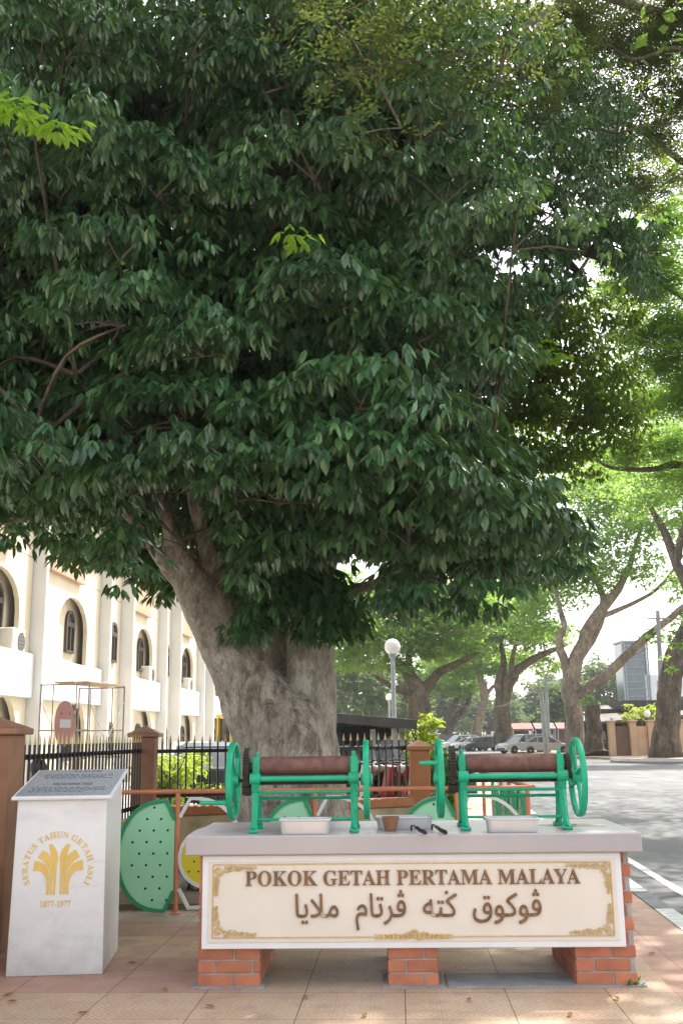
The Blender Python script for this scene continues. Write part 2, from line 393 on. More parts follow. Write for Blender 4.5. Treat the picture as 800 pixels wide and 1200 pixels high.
# ------------------------------------------------------------------ ground
def kerb_x(Y): return 2.80 + .078*(Y-8.9)
def tile_mat():
    m, t, b = new_mat('cement_tiles')
    sx = t.nodes.new('ShaderNodeSeparateXYZ'); t.links.new(mapped(t, (1, 1, 1), (0, 0, R(3.0))), sx.inputs[0])
    x = mth(t, 'DIVIDE', sx.outputs[0], .2); y = mth(t, 'DIVIDE', sx.outputs[1], .2)
    fx = mth(t, 'ABSOLUTE', mth(t, 'SUBTRACT', mth(t, 'FRACT', x), .5)); fy = mth(t, 'ABSOLUTE', mth(t, 'SUBTRACT', mth(t, 'FRACT', y), .5))
    edge = mth(t, 'MAXIMUM', fx, fy)
    grout = mth(t, 'GREATER_THAN', edge, .485)
    # wider joint every third tile
    gx = mth(t, 'ABSOLUTE', mth(t, 'SUBTRACT', mth(t, 'FRACT', mth(t, 'DIVIDE', x, 3)), .5)); gy = mth(t, 'ABSOLUTE', mth(t, 'SUBTRACT', mth(t, 'FRACT', mth(t, 'DIVIDE', y, 3)), .5))
    joint = mth(t, 'GREATER_THAN', mth(t, 'MAXIMUM', gx, gy), .4925)
    hatch = mth(t, 'SINE', mth(t, 'MULTIPLY', mth(t, 'ADD', fx, fy), 2*PI*5))
    hatch = mth(t, 'MULTIPLY', mth(t, 'GREATER_THAN', hatch, .1), mth(t, 'LESS_THAN', edge, .45))
    cb = t.nodes.new('ShaderNodeCombineXYZ'); t.links.new(mth(t, 'FLOOR', x), cb.inputs[0]); t.links.new(mth(t, 'FLOOR', y), cb.inputs[1])
    wn = t.nodes.new('ShaderNodeTexWhiteNoise'); wn.noise_dimensions = '2D'; t.links.new(cb.outputs[0], wn.inputs['Vector'])
    big = noise_tex(t, .55, 5, .6); med = noise_tex(t, 5, 5, .6); fine = noise_tex(t, 60, 4, .7)
    tan = mixc(t, wn.outputs['Value'], (.56, .335, .195), (.68, .445, .285))
    tan = mixc(t, ramp(t, big.outputs['Fac'], (0, 0, 0), (1, 1, 1), .4, .65), tan, (.46, .345, .235))
    red = mixc(t, wn.outputs['Value'], (.44, .17, .12), (.53, .25, .19))
    # red courses: along the kerb, and the bed round the plinth
    so = t.nodes.new('ShaderNodeSeparateXYZ'); tc = t.nodes.new('ShaderNodeTexCoord'); t.links.new(tc.outputs['Object'], so.inputs[0])
    kx = mth(t, 'SUBTRACT', so.outputs[0], mth(t, 'MULTIPLY', mth(t, 'SUBTRACT', so.outputs[1], 8.9), .078))
    m1 = mth(t, 'MULTIPLY', mth(t, 'GREATER_THAN', kx, 2.12), mth(t, 'GREATER_THAN', so.outputs[1], 3))
    m2 = mth(t, 'MULTIPLY', mth(t, 'LESS_THAN', mth(t, 'FLOOR', x), -5.5), mth(t, 'MULTIPLY', mth(t, 'GREATER_THAN', mth(t, 'FLOOR', y), 32.5), mth(t, 'LESS_THAN', mth(t, 'FLOOR', y), 37.5)))
    m3 = mth(t, 'MULTIPLY', mth(t, 'GREATER_THAN', mth(t, 'FLOOR', y), 41.5), mth(t, 'LESS_THAN', mth(t, 'FLOOR', y), 44.5))
    mk = mth(t, 'MINIMUM', mth(t, 'ADD', mth(t, 'ADD', m1, m2), m3), 1)
    c = mixc(t, mth(t, 'MULTIPLY', mk, .8), tan, red)
    c = mixc(t, mth(t, 'MULTIPLY', hatch, .62), c, (.24, .18, .14))
    c = mixc(t, ramp(t, med.outputs['Fac'], (0, 0, 0), (.45, .45, .45), .5, .72), c, (.2, .15, .115))
    c = mixc(t, mth(t, 'MULTIPLY', fine.outputs['Fac'], .25), c, (.5, .42, .35))
    c = mixc(t, mth(t, 'MULTIPLY', grout, .5), c, (.16, .125, .1))
    c = mixc(t, mth(t, 'MULTIPLY', joint, .75), c, (.09, .075, .06))
    t.links.new(c, b.inputs['Base Color'])
    rr = t.nodes.new('ShaderNodeMapRange'); rr.inputs[3].default_value = .42; rr.inputs[4].default_value = .75; t.links.new(med.outputs['Fac'], rr.inputs[0]); t.links.new(rr.outputs[0], b.inputs['Roughness'])
    h = mth(t, 'SUBTRACT', mth(t, 'SUBTRACT', mth(t, 'MULTIPLY', fine.outputs['Fac'], .3), mth(t, 'MULTIPLY', hatch, .3)), mth(t, 'ADD', grout, joint))
    bump(t, b, h, .5, .004)
    return m
def asphalt_mat():
    m, t, b = new_mat('asphalt')
    n = noise_tex(t, .25, 5, .6); f = noise_tex(t, 45, 4, .75); p = noise_tex(t, 1.6, 5, .6, mapped(t, (1, .35, 1)))
    c = ramp(t, n.outputs['Fac'], (.075, .077, .080), (.125, .127, .13), .35, .65)
    c = mixc(t, ramp(t, p.outputs['Fac'], (0, 0, 0), (.75, .75, .75), .45, .66), c, (.2, .2, .198))
    c = mixc(t, mth(t, 'MULTIPLY', f.outputs['Fac'], .5), c, (.07, .072, .076))
    t.links.new(c, b.inputs['Base Color']); b.inputs['Roughness'].default_value = .8
    bump(t, b, f.outputs['Fac'], .5, .01)
    return m
asphalt = asphalt_mat()
dirt = mat('bare_dirt', (.33, .25, .17), (.22, .16, .1), 1.2, .95, .5, 14, bdist=.03)
concrete = mat('pale_concrete', (.5, .48, .44), (.38, .36, .33), 1.5, .85, .2, 25)
screed = mat('grey_screed', (.36, .36, .36), (.25, .25, .25), 5, .85, .3, 40)
white_line = mat('worn_white_paint', (.72, .72, .7), (.45, .45, .44), 7, .7)
kerb_black = mat('worn_black_kerb_paint', (.2, .205, .22), (.12, .125, .135), 6, .75)
grass_ground = mat('dry_lawn', (.16, .2, .06), (.2, .16, .09), 1.5, .95, .4, 30)

ROAD_Z = -.10
sheet('ground', [(-900, -400), (900, -400), (900, 1500), (-900, 1500)], -.135, grass_ground)
sheet('road', [(kerb_x(-40)+.02, -40), (40, -40), (40, 54), (60, 76), (60, 320), (kerb_x(120)-60, 320), (kerb_x(120)-60, 118), (kerb_x(118), 118)], ROAD_Z, asphalt)
mb = MB(); mb.prism([(-3.0, -14), (kerb_x(-14)-.16, -14), (kerb_x(40)-.16, 40), (1.2, 40), (1.2, 15), (-3.0, 15)], -.12, 0, 'xy')
pavement = struct('pavement', mb, tile_mat())
sheet('car_park', [(-3.004, -20), (-3.004, 15.004), (1.196, 15.004), (1.196, 110), (-40, 110), (-40, -20)], -.06, concrete)
mb = MB(); mbk = MB(); k = 0; Y = -13.0
while Y < 60:
    L = 1.02 if Y < 20 else 2.04
    (mb if k % 2 else mbk).prism([(kerb_x(Y)-.158, Y), (kerb_x(Y)+.0, Y), (kerb_x(Y+L)+.0, Y+L-.012), (kerb_x(Y+L)-.158, Y+L-.012)], -.12, .008, 'xy')
    Y += L; k += 1
struct('kerb_white_blocks', mb, white_line); struct('kerb_dark_blocks', mbk, kerb_black)
sheet('road_marking', [(kerb_x(-10)+.42, -10), (kerb_x(-10)+.53, -10), (kerb_x(17)+.53, 17), (kerb_x(17)+.42, 17)], ROAD_Z+.004, white_line)
# far side of the street: dirt verge, driveway slab
mb = MB(); mb.prism([(17.2, 64), (40, 58), (60, 62), (60, 110), (16, 110), (15.2, 74)], -.12, .03, 'xy'); struct('verge', mb, dirt)
sheet('driveway', [(13, 60.5), (17.4, 60.5), (18.6, 67), (14.2, 70)], ROAD_Z+.006, concrete)

# ------------------------------------------------------------------ cream office building on the left
bwall = mat('cream_render', (.66, .57, .43), (.60, .51, .375), .8, .8, .1, 12)
bwhite = mat('white_render', (.7, .69, .67), (.64, .63, .61), .9, .75, .1, 12)
bpink = mat('salmon_balcony_render', (.56, .32, .22), (.50, .28, .19), 1.2, .8)
bframe = mat('brown_window_frame', (.07, .05, .04), None, 8, .5)
bglass = glass_mat('tinted_glass', (.055, .06, .06))
ac_white = mat('ac_casing', (.72, .7, .64), (.62, .6, .54), 5, .5)
grille_m = mat('ac_grille', (.12, .12, .12), None, 20, .6)
BX, BS = -10.4, .046
bang = math.atan2(1, BS)
B = empty('office_building', (BX+BS*27, 27, -.06), 'long cream and white office building with arched windows and white fins behind the fence', 'building', bang)
bl = 1/math.cos(math.atan(BS))
FIN = [(-1.6, 27.0), (29.9, 0), (37.0, 0), (40.3, 0), (46.5, 0), (49.6, 0), (56.0, 0), (59.0, 0), (65.5, 0), (68.5, 0), (75, 0)]
fy = [24.0, 29.9, 37.0, 40.3, 46.5, 49.6, 56.0, 59.0, 65.5, 68.5, 75.0]
xs = [(y-27)*bl for y in fy]
LEV = [0, 3.35, 6.85, 10.4]
REC = .62                                             # recess of the wall behind the fins
def arch_pts(x0, x1, zs, rise, n=10):
    r = (x1-x0)/2; c = (x0+x1)/2
    return [(c+r*math.cos(PI-PI*i/n), zs+rise*math.sin(PI*i/n)) for i in range(n+1)]
def arched_panel(mb, X0, X1, Z0, Z1, ops, y0, y1):
    """wall X0..X1, Z0..Z1 with arched openings (x0, x1, sill, spring, rise)"""
    x = X0
    for (a, b_, sill, spr, rise) in sorted(ops):
        if a > x: mb.prism([(x, Z0), (a, Z0), (a, Z1), (x, Z1)], y0, y1)
        if sill > Z0: mb.prism([(a, Z0), (b_, Z0), (b_, sill), (a, sill)], y0, y1)
        ar = arch_pts(a, b_, spr, rise)
        for i in range(len(ar)-1): mb.prism([ar[i], ar[i+1], (ar[i+1][0], Z1), (ar[i][0], Z1)], y0, y1)
        x = b_
    if x < X1: mb.prism([(x, Z0), (X1, Z0), (X1, Z1), (x, Z1)], y0, y1)
wall_mb, fin_list, white_mb = MB(), [], MB()
wins = []
for i in range(len(xs)-1):
    x0, x1 = xs[i], xs[i+1]; wide = (x1-x0) > 4.5
    for lv in range(3):
        z0, z1 = LEV[lv], LEV[lv+1]
        if wide:
            # outer arcade wall with one tall arch, then the real wall with a smaller arched window
            ac = x0+(x1-x0)*.56; hw = 1.55 if lv else 1.75
            arched_panel(wall_mb, x0+.13, x1-.13, z0+.02, z1, [(ac-hw, ac+hw, z0+(.5 if lv else .03), z0+1.85, hw*.66)], REC-.52, REC-.38)
            wc = ac+.75
            if lv: wins.append((wc-.1, z0+1.1, .42, 1.0, .4, .445))
            else: wins.append((wc-.1, z0+.9, .42, .9, .4, .445))
            wall_mb.box(((x0+x1)/2, .575, (z0+z1)/2), (x1-x0-.02, .2, z1-z0-.01))
        else:
            wc = (x0+x1)/2
            if lv: wins.append((wc+.35, z0+1.1, .40, 1.1, .4, .16))
            else: wins.append((wc+.3, z0+.9, .38, .9, .4, .16))
            arched_panel(wall_mb, x0+.13, x1-.13, z0+.02, z1, [], .2, .4)
Ltot = xs[-1]-xs[0]; xc = (xs[0]+xs[-1])/2
wall_mb.box((xc, 5.6, 5.3), (Ltot, 9.4, 10.6))
bw = wall_mb.build('wall', bwall, B)
for i, x in enumerate(xs):
    f = MB(); f.box((x, .03, 5.4), (.2, .68, 10.8), .02); f.build('fin', bwhite, B)
for i in range(len(xs)-1):
    x0, x1 = xs[i]+.135, xs[i+1]-.135; wide = (x1-x0) > 4.2
    for lv in (1, 2):
        z = LEV[lv]
        if lv == 2 and wide: x1 = x0+(x1-x0)*.64
        p = MB(); p.box(((x0+x1)/2, -.0 if wide else .3, z+(.05 if lv == 1 else .42)), (x1-x0, .14, 1.25 if lv == 1 else 1.1), .01)
        if lv == 1 or not wide: p.box(((x0+x1)/2, .35 if wide else .46, z-(.52 if lv == 1 else .20)), (x1-x0, .56 if wide else .18, .14))
        p.build('parapet', bwhite if (lv == 1 or not wide) else bpink, B)
r = MB(); r.box((xc, 5.2, 10.75), (Ltot+.8, 13.0, .25), .03); r.build('roof', bwhite, B)
for (wc, zs, hw, h, rise, yb) in wins:
    a = arch_pts(wc-hw, wc+hw, zs+h, rise, 12)
    poly = [(wc-hw, zs)]+a+[(wc+hw, zs)]
    fr = MB(); fr.ribbon([(wc-hw+.03, zs), *[(p[0]*.96+wc*.04, p[1]-.02) for p in a], (wc+hw-.03, zs)], .1, yb-.06, yb+.05)
    fr.box((wc, yb-.01, zs+h-.05), (hw*2-.08, .1, .16)); fr.box((wc, yb-.01, zs+h*.5), (.07, .1, h)); fr.box((wc, yb-.012, zs+.04), (hw*2, .12, .08))
    w_ = fr.build('window', bframe if h > .9 else bframe, B)
    gl = MB(); gl.prism(poly, yb+.0, yb+.03); gl.build('pane', bglass, w_)
# air conditioners hung on the first-floor windows
def ac_unit(px, py, Y, lab):
    p = at(px, py, Y)
    e = empty('air_conditioner', p, lab, 'air conditioner', bang, 'air conditioner units on the office building')
    m_ = MB(); m_.box((0, 0, 0), (.95, .42, .72), .03); c = m_.build('casing', ac_white, e)
    g_ = MB(); g_.lathe([(.02, -.225), (.27, -.225), (.27, -.205), (.02, -.205)], (.16, 0, 0), 18, 'y')
    for k in range(6): g_.tube([(.16-.26, -.235, -.25+.1*k), (.16+.26, -.235, -.25+.1*k)], .006, 4)
    g_.build('fan_grille', grille_m, e)
    b_ = MB()
    for sx in (-.3, .3): b_.box((sx, .1, -.39), (.04, .6, .05))
    b_.box((0, .36, -.42), (.7, .05, .04)); b_.box((0, -.15, -.42), (.7, .04, .03)); b_.build('bracket', steel, e)
ac_unit(14, 752, 28.6, 'white air conditioner hung under the leftmost upper office window')
ac_unit(147, 788, 42.0, 'white air conditioner beside the second white fin of the office wall')
ac_unit(173, 791, 45.2, 'boxy air conditioner below the arched window between the middle fins')
ac_unit(219, 803, 54.0, 'small air conditioner under the arched window nearest the tree trunk')
# drain pipe on the nearest fin
dp = MB(); dp.tube([(xs[1]+.05, -.21, 0), (xs[1]+.05, -.21, 6.0), (xs[1]+.1, -.21, 8)], .055, 8); dp.build('drain_pipe', bwhite, B)

# ------------------------------------------------------------------ fence pillars, garden wall, iron fences
def pillar(loc, h, w_, lab, m, rz=0):
    e = empty('fence_pillar', loc, lab, 'pillar', rz)
    a = MB(); a.box((0, 0, (h-.14)/2), (w_, w_, h-.14), .008); a.build('shaft', m, e)
    c = MB(); c.box((0, 0, h-.115), (w_+.1, w_+.1, .05), .008)
    q = (w_+.07)/2
    c.add([(-q, -q, h-.088), (q, -q, h-.088), (q, q, h-.088), (-q, q, h-.088), (0, 0, h)], [(0, 1, 4), (1, 2, 4), (2, 3, 4), (3, 0, 4), (3, 2, 1, 0)])
    c.build('cap', m, e); return e
P1, P2, P3 = Vector((-2.665, 8.0, 0)), Vector((-2.40, 12.6, 0)), Vector((1.00, 14.0, 0))
pillar(P1, 1.69, .34, 'brown fence pillar at the left end of the iron fence, behind the marble plinth', brown_paint)
pillar(P2, 1.67, .27, 'brown capped pillar at the corner of the fence, in front of the white building', brown_paint)
pillar(P3, 1.46, .26, 'orange brown pillar with pointed cap beside the creeper, right of the thick trunk', orange_paint)
def garden_wall(a, b, h, lab, th=.16):
    d = (b-a); L = d.length; e = empty('garden_wall', (a+b)/2, lab, 'wall', math.atan2(d.y, d.x))
    m_ = MB(); m_.box((0, 0, (h-.12)/2), (L, th, h-.12), .005); m_.build('wall_body', cream_wall, e)
    c = MB(); c.box((0, 0, h-.06), (L, th+.06, .115), .012); c.build('coping', orange_paint, e)
    f = MB(); f.box((0, -th/2-.014, .07), (L, .03, .16), .005); f.build('plinth_band', brown_paint, e)
def iron_fence(a, b, z0, z1, n, lab):
    d = b-a; L = d.length; e = empty('iron_fence', (a.x, a.y, 0), lab, 'fence', math.atan2(d.y, d.x))
    bars, rails, tips = MB(), MB(), MB()
    for i in range(n):
        x = L*(i+.5)/n
        bars.box((x, 0, (z0+z1)/2), (.018, .018, z1-z0))
        q = .016
        tips.add([(x-q, -q*.5, z1), (x+q, -q*.5, z1), (x+q, q*.5, z1), (x-q, q*.5, z1), (x, 0, z1+.1)], [(0, 1, 4), (1, 2, 4), (2, 3, 4), (3, 0, 4), (3, 2, 1, 0)])
    for z in (z0+.09, z1-.1): rails.box((L/2, .021, z), (L, .022, .045), .003)
    bars.mark(); bars.add(tips.v, tips.f); bars.build('bars', black_paint, e, m2=gold_tip); rails.build('rails', black_paint, e)
u1 = (P2-P1).normalized(); u2 = (P3-P2).normalized()
garden_wall(P1+u1*.18, P2-u1*.14, .62, 'low cream wall under the left iron fence, behind the plinth')
garden_wall(P2+u2*.15, P3-u2*.14, .72, 'low weathered cream wall with brown coping behind the thick trunk')
iron_fence(P1+u1*.19, P2-u1*.15, .64, 1.47, 36, 'black spear fence between the two left brown pillars')
iron_fence(P2+u2*.16, P3-u2*.15, .75, 1.46, 34, 'black spear fence running from the corner pillar to the orange pillar behind the trunk')
P0 = Vector((-2.72, 4.6, 0)); garden_wall(P0, P1-u1*.18, .62, 'low cream wall under the fence left of the nearest pillar')
iron_fence(P0, P1-u1*.19, .64, 1.47, 26, 'black spear fence left of the nearest brown pillar')

# ------------------------------------------------------------------ salmon barrier with fruit-shaped panels round the tree
def half_outline(w_, z0, z1, side, n=22, cham=.12):
    """half-oval outline: flat side at x=0, chamfered top and bottom corner, bulging by w_"""
    zc, h = (z0+z1)/2, (z1-z0)/2
    pts = [(0, z1-cham*1.35)]
    for i in range(n+1):
        t = PI*i/n
        x = .16*w_+.84*w_*math.sin(t)**.8; z = zc+h*math.cos(t)
        pts.append((side*x, z))
    pts.append((0, z0+cham*1.35)); return pts
def barrier(a, b, posts, lab, mods):
    d = b-a; L = d.length; e = empty('tree_barrier', a, lab, 'barrier', math.atan2(d.y, d.x))
    rl = MB(); rl.tube([(0, 0, 1.04), (L, 0, 1.04)], .021, 10); rl.build('rail', salmon, e)
    for x in posts:
        p = MB(); p.tube([(x, 0, 0), (x, 0, 1.03)], .021, 10); p.lathe([(.05, 0), (.05, .012), (.024, .016)], (x, 0, 0), 12); p.build('post', salmon, e)
    for x, wl, wr, disc in mods:
        if wl:
            o = [(q[0]+x-.022, q[1]) for q in half_outline(wl, .03, .96, -1)]
            m_ = MB(); m_.prism(o, -.012, .012); m_.mark(); pn = None
            r_ = MB(); r_.ribbon(o, .034, -.024, .024)
            h_ = m_; i = 0
            for zz in np.arange(.12, .95, .098):
                for xx in np.arange(.06, wl, .125):
                    xo = xx+(.062 if i % 2 else 0)
                    f = (zz-.495)/.465
                    if xo < wl*.92*max(0, 1-f*f)**.5-.03: h_.lathe([(.011, -.0136), (.011, .0136)], (x-.022-xo, 0, zz), 8, 'y')
                i += 1
            pn = m_.build('green_panel', panel_green, e, m2=hole_dark); r_.build('rim', rim_green, pn)
        if wr:
            o = [(q[0]+x+.022, q[1]) for q in half_outline(wr, .05, .98, 1)]
            r_ = MB(); r_.ribbon(o, .03, -.015, .015); r_.build('white_outline', rim_white, e)
        if disc:
            cx, cz, rad = x+.272, .47, .245
            c_ = [(cx+rad*math.cos(2*PI*k/36), cz+rad*math.sin(2*PI*k/36)) for k in range(36)]
            m_ = MB(); m_.prism(c_, -.012, .012); m_.mark()
            r_ = MB(); r_.ribbon(c_+[c_[0]], .03, -.02, .02)
            h_ = m_
            for i, zz in enumerate(np.arange(-.2, .21, .085)):
                for xx in np.arange(-.2, .21, .085):
                    xo = xx+(.04 if i % 2 else 0)
                    if xo*xo+zz*zz < .2**2: h_.lathe([(.009, -.0136), (.009, .0136)], (cx+xo, 0, cz+zz), 8, 'y')
            pn = m_.build('yellow_disc', yellow_panel, e, m2=hole_dark); r_.build('rim', rim_white, pn)
    return e
BY = 9.5
barrier(Vector((-2.42, BY, 0)), Vector((1.66, BY, 0)), [.06, .92, 2.15, 3.42, 4.06], 'salmon railing with green half-oval panels, white outlines and yellow disc in front of the tree',
        [(.92, .5, .56, True), (2.15, .46, .56, False), (3.42, .5, .6, False)])
barrier(Vector((1.70, BY+.04, 0)), Vector((1.74, 13.4, 0)), [.35, .9, 1.5, 2.1, 2.8, 3.7], 'salmon railing with green panels running back along the road side of the tree',
        [(.9, .4, 0, False), (1.5, .42, 0, False), (2.1, .4, 0, False), (2.8, .4, 0, False)])
# planted bed round the trunk
mb = MB(); mb.prism([(-2.2, 9.75), (1.5, 9.75), (1.6, 13.4), (.9, 13.75), (-2.2, 12.45)], -.02, .05, 'xy'); struct('tree_bed', mb, dirt)
rockm = mat('grey_rock', (.34, .31, .27), (.2, .18, .15), 6, .9, .4, 30, isl=.2)
for i, (x, y, s) in enumerate([(-1.62, 10.9, .17), (-1.42, 10.75, .2), (-1.85, 11.2, .15), (-1.2, 10.62, .16), (.25, 10.85, .16), (-1.7, 10.6, .12), (.5, 11.2, .2)]):
    m_ = MB(); m_.sphere((0, 0, 0), s, 10, 6, (1.2, .9, .75)); m_.v = [tuple(Vector(v)*(1+.3*noise.noise(Vector(v)*9+Vector((i*5, 0, 0))))) for v in m_.v]
    o = m_.build('rock', rockm, None, True); o.location = (x, y, .05+s*.45); o.rotation_euler.z = i*1.3
    tag(o, 'rough grey stone lying at the foot of the thick trunk, inside the barrier', 'rock', 'stones round the trunk')

# ------------------------------------------------------------------ marble plinth
PL = empty('marble_plinth', (-1.915, 7.155, 0), 'white marble plinth with gold fan emblem and sloping engraved top', 'plinth', R(4.5))
wb, wt, dp_, zf, zb = .312, .296, .80, 1.115, 1.255
m_ = MB()
m_.add([(-wb, 0, 0), (wb, 0, 0), (wb-.01, dp_, 0), (-wb+.01, dp_, 0), (-wt, .02, zf), (wt, .02, zf), (wt, dp_-.02, zb), (-wt, dp_-.02, zb)],
       [(0, 1, 5, 4), (1, 2, 6, 5), (2, 3, 7, 6), (3, 0, 4, 7), (4, 5, 6, 7), (3, 2, 1, 0)])
body = m_.build('body', marble_white, PL)
bv = body.modifiers.new('edge', 'BEVEL'); bv.width = .006; bv.segments = 2
sl = math.atan2(zb-zf, dp_-.04)
MT = Matrix.Translation((0, .02, zf)) @ Matrix.Rotation(sl, 4, 'X')
m_ = MB(); m_.box((0, .39, .012), (wt*2+.075, .85, .022), .004, MT); tp_ = m_.build('top_slab', sign_white, PL)
m_ = MB(); m_.box((0, .39, .0255), (wt*2+.035, .80, .004), .001, MT); eng = m_.build('engraved_face', marble_grey, tp_)
ink = mat('faded_engraving', (.16, .17, .21), None, 30, .7)
m_ = MB(); rr = random.Random(3)
def engraved(body_, x0, x1, v0, v1):
    vs_, fs_ = text_data(body_)
    ax, bx = min(v.x for v in vs_), max(v.x for v in vs_); ay, by = min(v.y for v in vs_), max(v.y for v in vs_)
    m_.add([(x0+(v.x-ax)/(bx-ax)*(x1-x0), v0+(v.y-ay)/(by-ay)*(v1-v0), .0285+v.z*.01) for v in vs_], fs_, MT)
engraved(serif('THE RUBBER TREE'), -.13, .15, .29, .345)
ROWS = [(.70, .76, -.05, .16), (.615, .635, -.24, .26), (.575, .595, -.25, .25), (.535, .555, -.23, .2), (.495, .515, -.22, .24), (.20, .22, -.25, .26), (.16, .18, -.24, .24), (.12, .14, -.26, .25), (.08, .1, -.25, .1)]
for (v0, v1, x0, x1) in ROWS:                         # rows too worn to read: rows of short engraved strokes
    x = x0
    while x < x1:
        L = rr.uniform(.012, .04); m_.box((x+L/2, (v0+v1)/2, .0285), (L, (v1-v0)*.55, .001), 0, MT); x += L+rr.uniform(.008, .016)
m_.build('engraving', ink, tp_)
# emblem on the front: fan of gold bands under an arc of letters
EM = Matrix.Rotation(math.atan2(-.02, zf), 4, 'X')
zs = 1/(8*166.0)
def ez(p): return ((p[0]-372)*zs-.005, .69-(p[1]-400)*zs)
m_ = MB()
def spline(pts, n=6):
    out = []
    for i in range(len(pts)-1):
        p0, p1, p2, p3 = pts[max(i-1, 0)], pts[i], pts[i+1], pts[min(i+2, len(pts)-1)]
        for k in range(n):
            t = k/n
            out.append(tuple(.5*(2*p1[j]+(p2[j]-p0[j])*t+(2*p0[j]-5*p1[j]+4*p2[j]-p3[j])*t*t+(3*p1[j]-p0[j]-3*p2[j]+p3[j])*t**3) for j in range(len(p1))))
    out.append(tuple(pts[-1])); return out
for pts in ([(285, 650, 18), (285, 545, 22), (266, 470, 40), (226, 420, 62), (158, 405, 78)], [(313, 650, 18), (312, 490, 22), (299, 405, 45), (262, 340, 66), (208, 305, 66)], [(342, 650, 18), (343, 430, 26), (338, 350, 48), (322, 290, 50), (292, 226, 24)]):
    for sg in (1, -1):
        q = spline([(p[0] if sg > 0 else 744-p[0], p[1], p[2]) for p in pts])
        m_.ribbon([ez(p) for p in q], [max(.004, p[2]*zs*1.12) for p in q], -.003, .001, M=EM)
m_.build('fan_emblem', gold_print, PL)
m_ = MB()
def arc_text(body_, cx, cz, rad, a0, a1, h, flip=False):
    adv = {' ': .45, 'I': .45, 'S': .75}
    wd = [adv.get(c, 1.0) for c in body_]; tot = sum(wd); x = 0
    for c, w0 in zip(body_, wd):
        if c != ' ':
            a = a0+(a1-a0)*(x+w0/2)/tot
            vs_, fs_ = text_data(serif(c), .0)
            ax, bx = min(v.x for v in vs_), max(v.x for v in vs_); k = h/.7
            ca, sa = math.cos(a-PI/2), math.sin(a-PI/2)
            V_ = []
            for v in vs_:
                lx, lz = (v.x-(ax+bx)/2)*k, v.y*k
                V_.append((cx+rad*math.cos(a)+lx*ca-lz*sa, -.001-.002*(v.z/.1+.5), cz+rad*math.sin(a)+lx*sa+lz*ca))
            m_.add(V_, fs_, EM)
        x += w0
c0 = ez((368, 430))
arc_text('SERATUS TAHUN GETAH ASLI', c0[0], c0[1], 262*zs, R(208), R(-30), 52*zs)
m_.build('arc_lettering', gold_print, PL)
m_ = MB(); q0, q1 = ez((228, 752)), ez((492, 700))
fit_text(m_, serif('1877')+'-'+serif('1977'), q0[0], q1[0], q0[1], q1[1], .0, .003); m_.v = [tuple(EM @ Vector(v)) for v in m_.v]
m_.build('year_lettering', gold_print, PL)

# ------------------------------------------------------------------ monument table
TX, TY, TR = .414, 6.645, R(-1.9)
T = empty('monument_table', (TX, TY, 0), 'long stone-topped brick table carrying the white name board with bronze lettering', 'table', TR)
W, D, HT, TK = 2.838, 1.077, .903, .1176
def TL(px, py, z0=HT):
    g = G(px, py, z0); dx, dy = g.x-TX, g.y-TY; c, s = math.cos(TR), math.sin(TR)
    return Vector((dx*c+dy*s, -dx*s+dy*c, z0))
m_ = MB(); m_.box((0, D/2, HT-TK/2), (W, D, TK), .008); m_.build('tabletop', slab_stone, T)
m_ = MB(); rr = random.Random(5)
def stain(cx, cy, rx, ry):
    n = 30; pts = []
    for k in range(n):
        a = 2*PI*k/n; q = 1+.35*noise.noise(Vector((math.cos(a)*1.5+cx*7, math.sin(a)*1.5, .3)))
        pts.append((cx+rx*q*math.cos(a), cy+ry*q*math.sin(a)))
    m_.prism(pts, HT+.0006, HT+.0022, 'xy')
g = TL(668, 967); stain(g.x, g.y, .2, .09)
m_.build('rain_puddle', mat('yellowish_puddle', (.30, .27, .13), (.36, .34, .22), 9, .12), T)
def brick_pier(x0, x1, y0, y1, h):
    e = MB(); e.box(((x0+x1)/2, (y0+y1)/2, h/2), (x1-x0-.016, y1-y0-.016, h-.002)); core = e.build('brick_pier', mortar, T)
    b_ = MB(); ch = h/10; rr_ = random.Random(int(x0*100)+7)
    for r_ in range(10):
        z = ch*(r_+.5); bh = ch-.011
        for (a, c, horiz) in ((x0, x1, True), (y0, y1, False)):
            L = .225; off = 0 if (r_ % 2 == 0) == horiz else -L/2
            s = a+off
            while s < c-.001:
                s0, s1 = max(s, a)+.0055, min(s+L, c)-.0055
                if s < a+.001 and horiz: s0 = a
                if s+L > c-.001 and horiz: s1 = c
                if not horiz: s0, s1 = max(s0, y0+.056), min(s1, y1-.056)
                if s1-s0 > .03:
                    jit = rr_.uniform(-.0015, .0015)
                    if horiz:
                        for yy in (y0+.025, y1-.025): b_.box(((s0+s1)/2, yy+jit, z), (s1-s0, .05, bh), .004)
                    else:
                        for xx in (x0+.025, x1-.025): b_.box((xx+jit, (s0+s1)/2, z), (.05, s1-s0, bh), .004)
                s += L
    b_.build('brick_facing', brick_red, core)
ph = HT-TK-.001
brick_pier(-1.342, -.955, .088, D-.06, ph); brick_pier(-.165, .145, .088, D-.06, ph); brick_pier(.985, 1.355, .088, D-.06, ph)
for q0, q1 in ((-1.375, -.925), (-.2, .18), (.2, 1.4)):
    m_ = MB(); jg = [(q0+(q1-q0)*k/16, .045+.018*noise.noise(Vector((k*.9, q0, 0)))) for k in range(17)]; m_.prism(jg+[(q1, .42), (q0, .42)], .0005, .009, 'xy'); m_.build('screed_strip', screed, T)
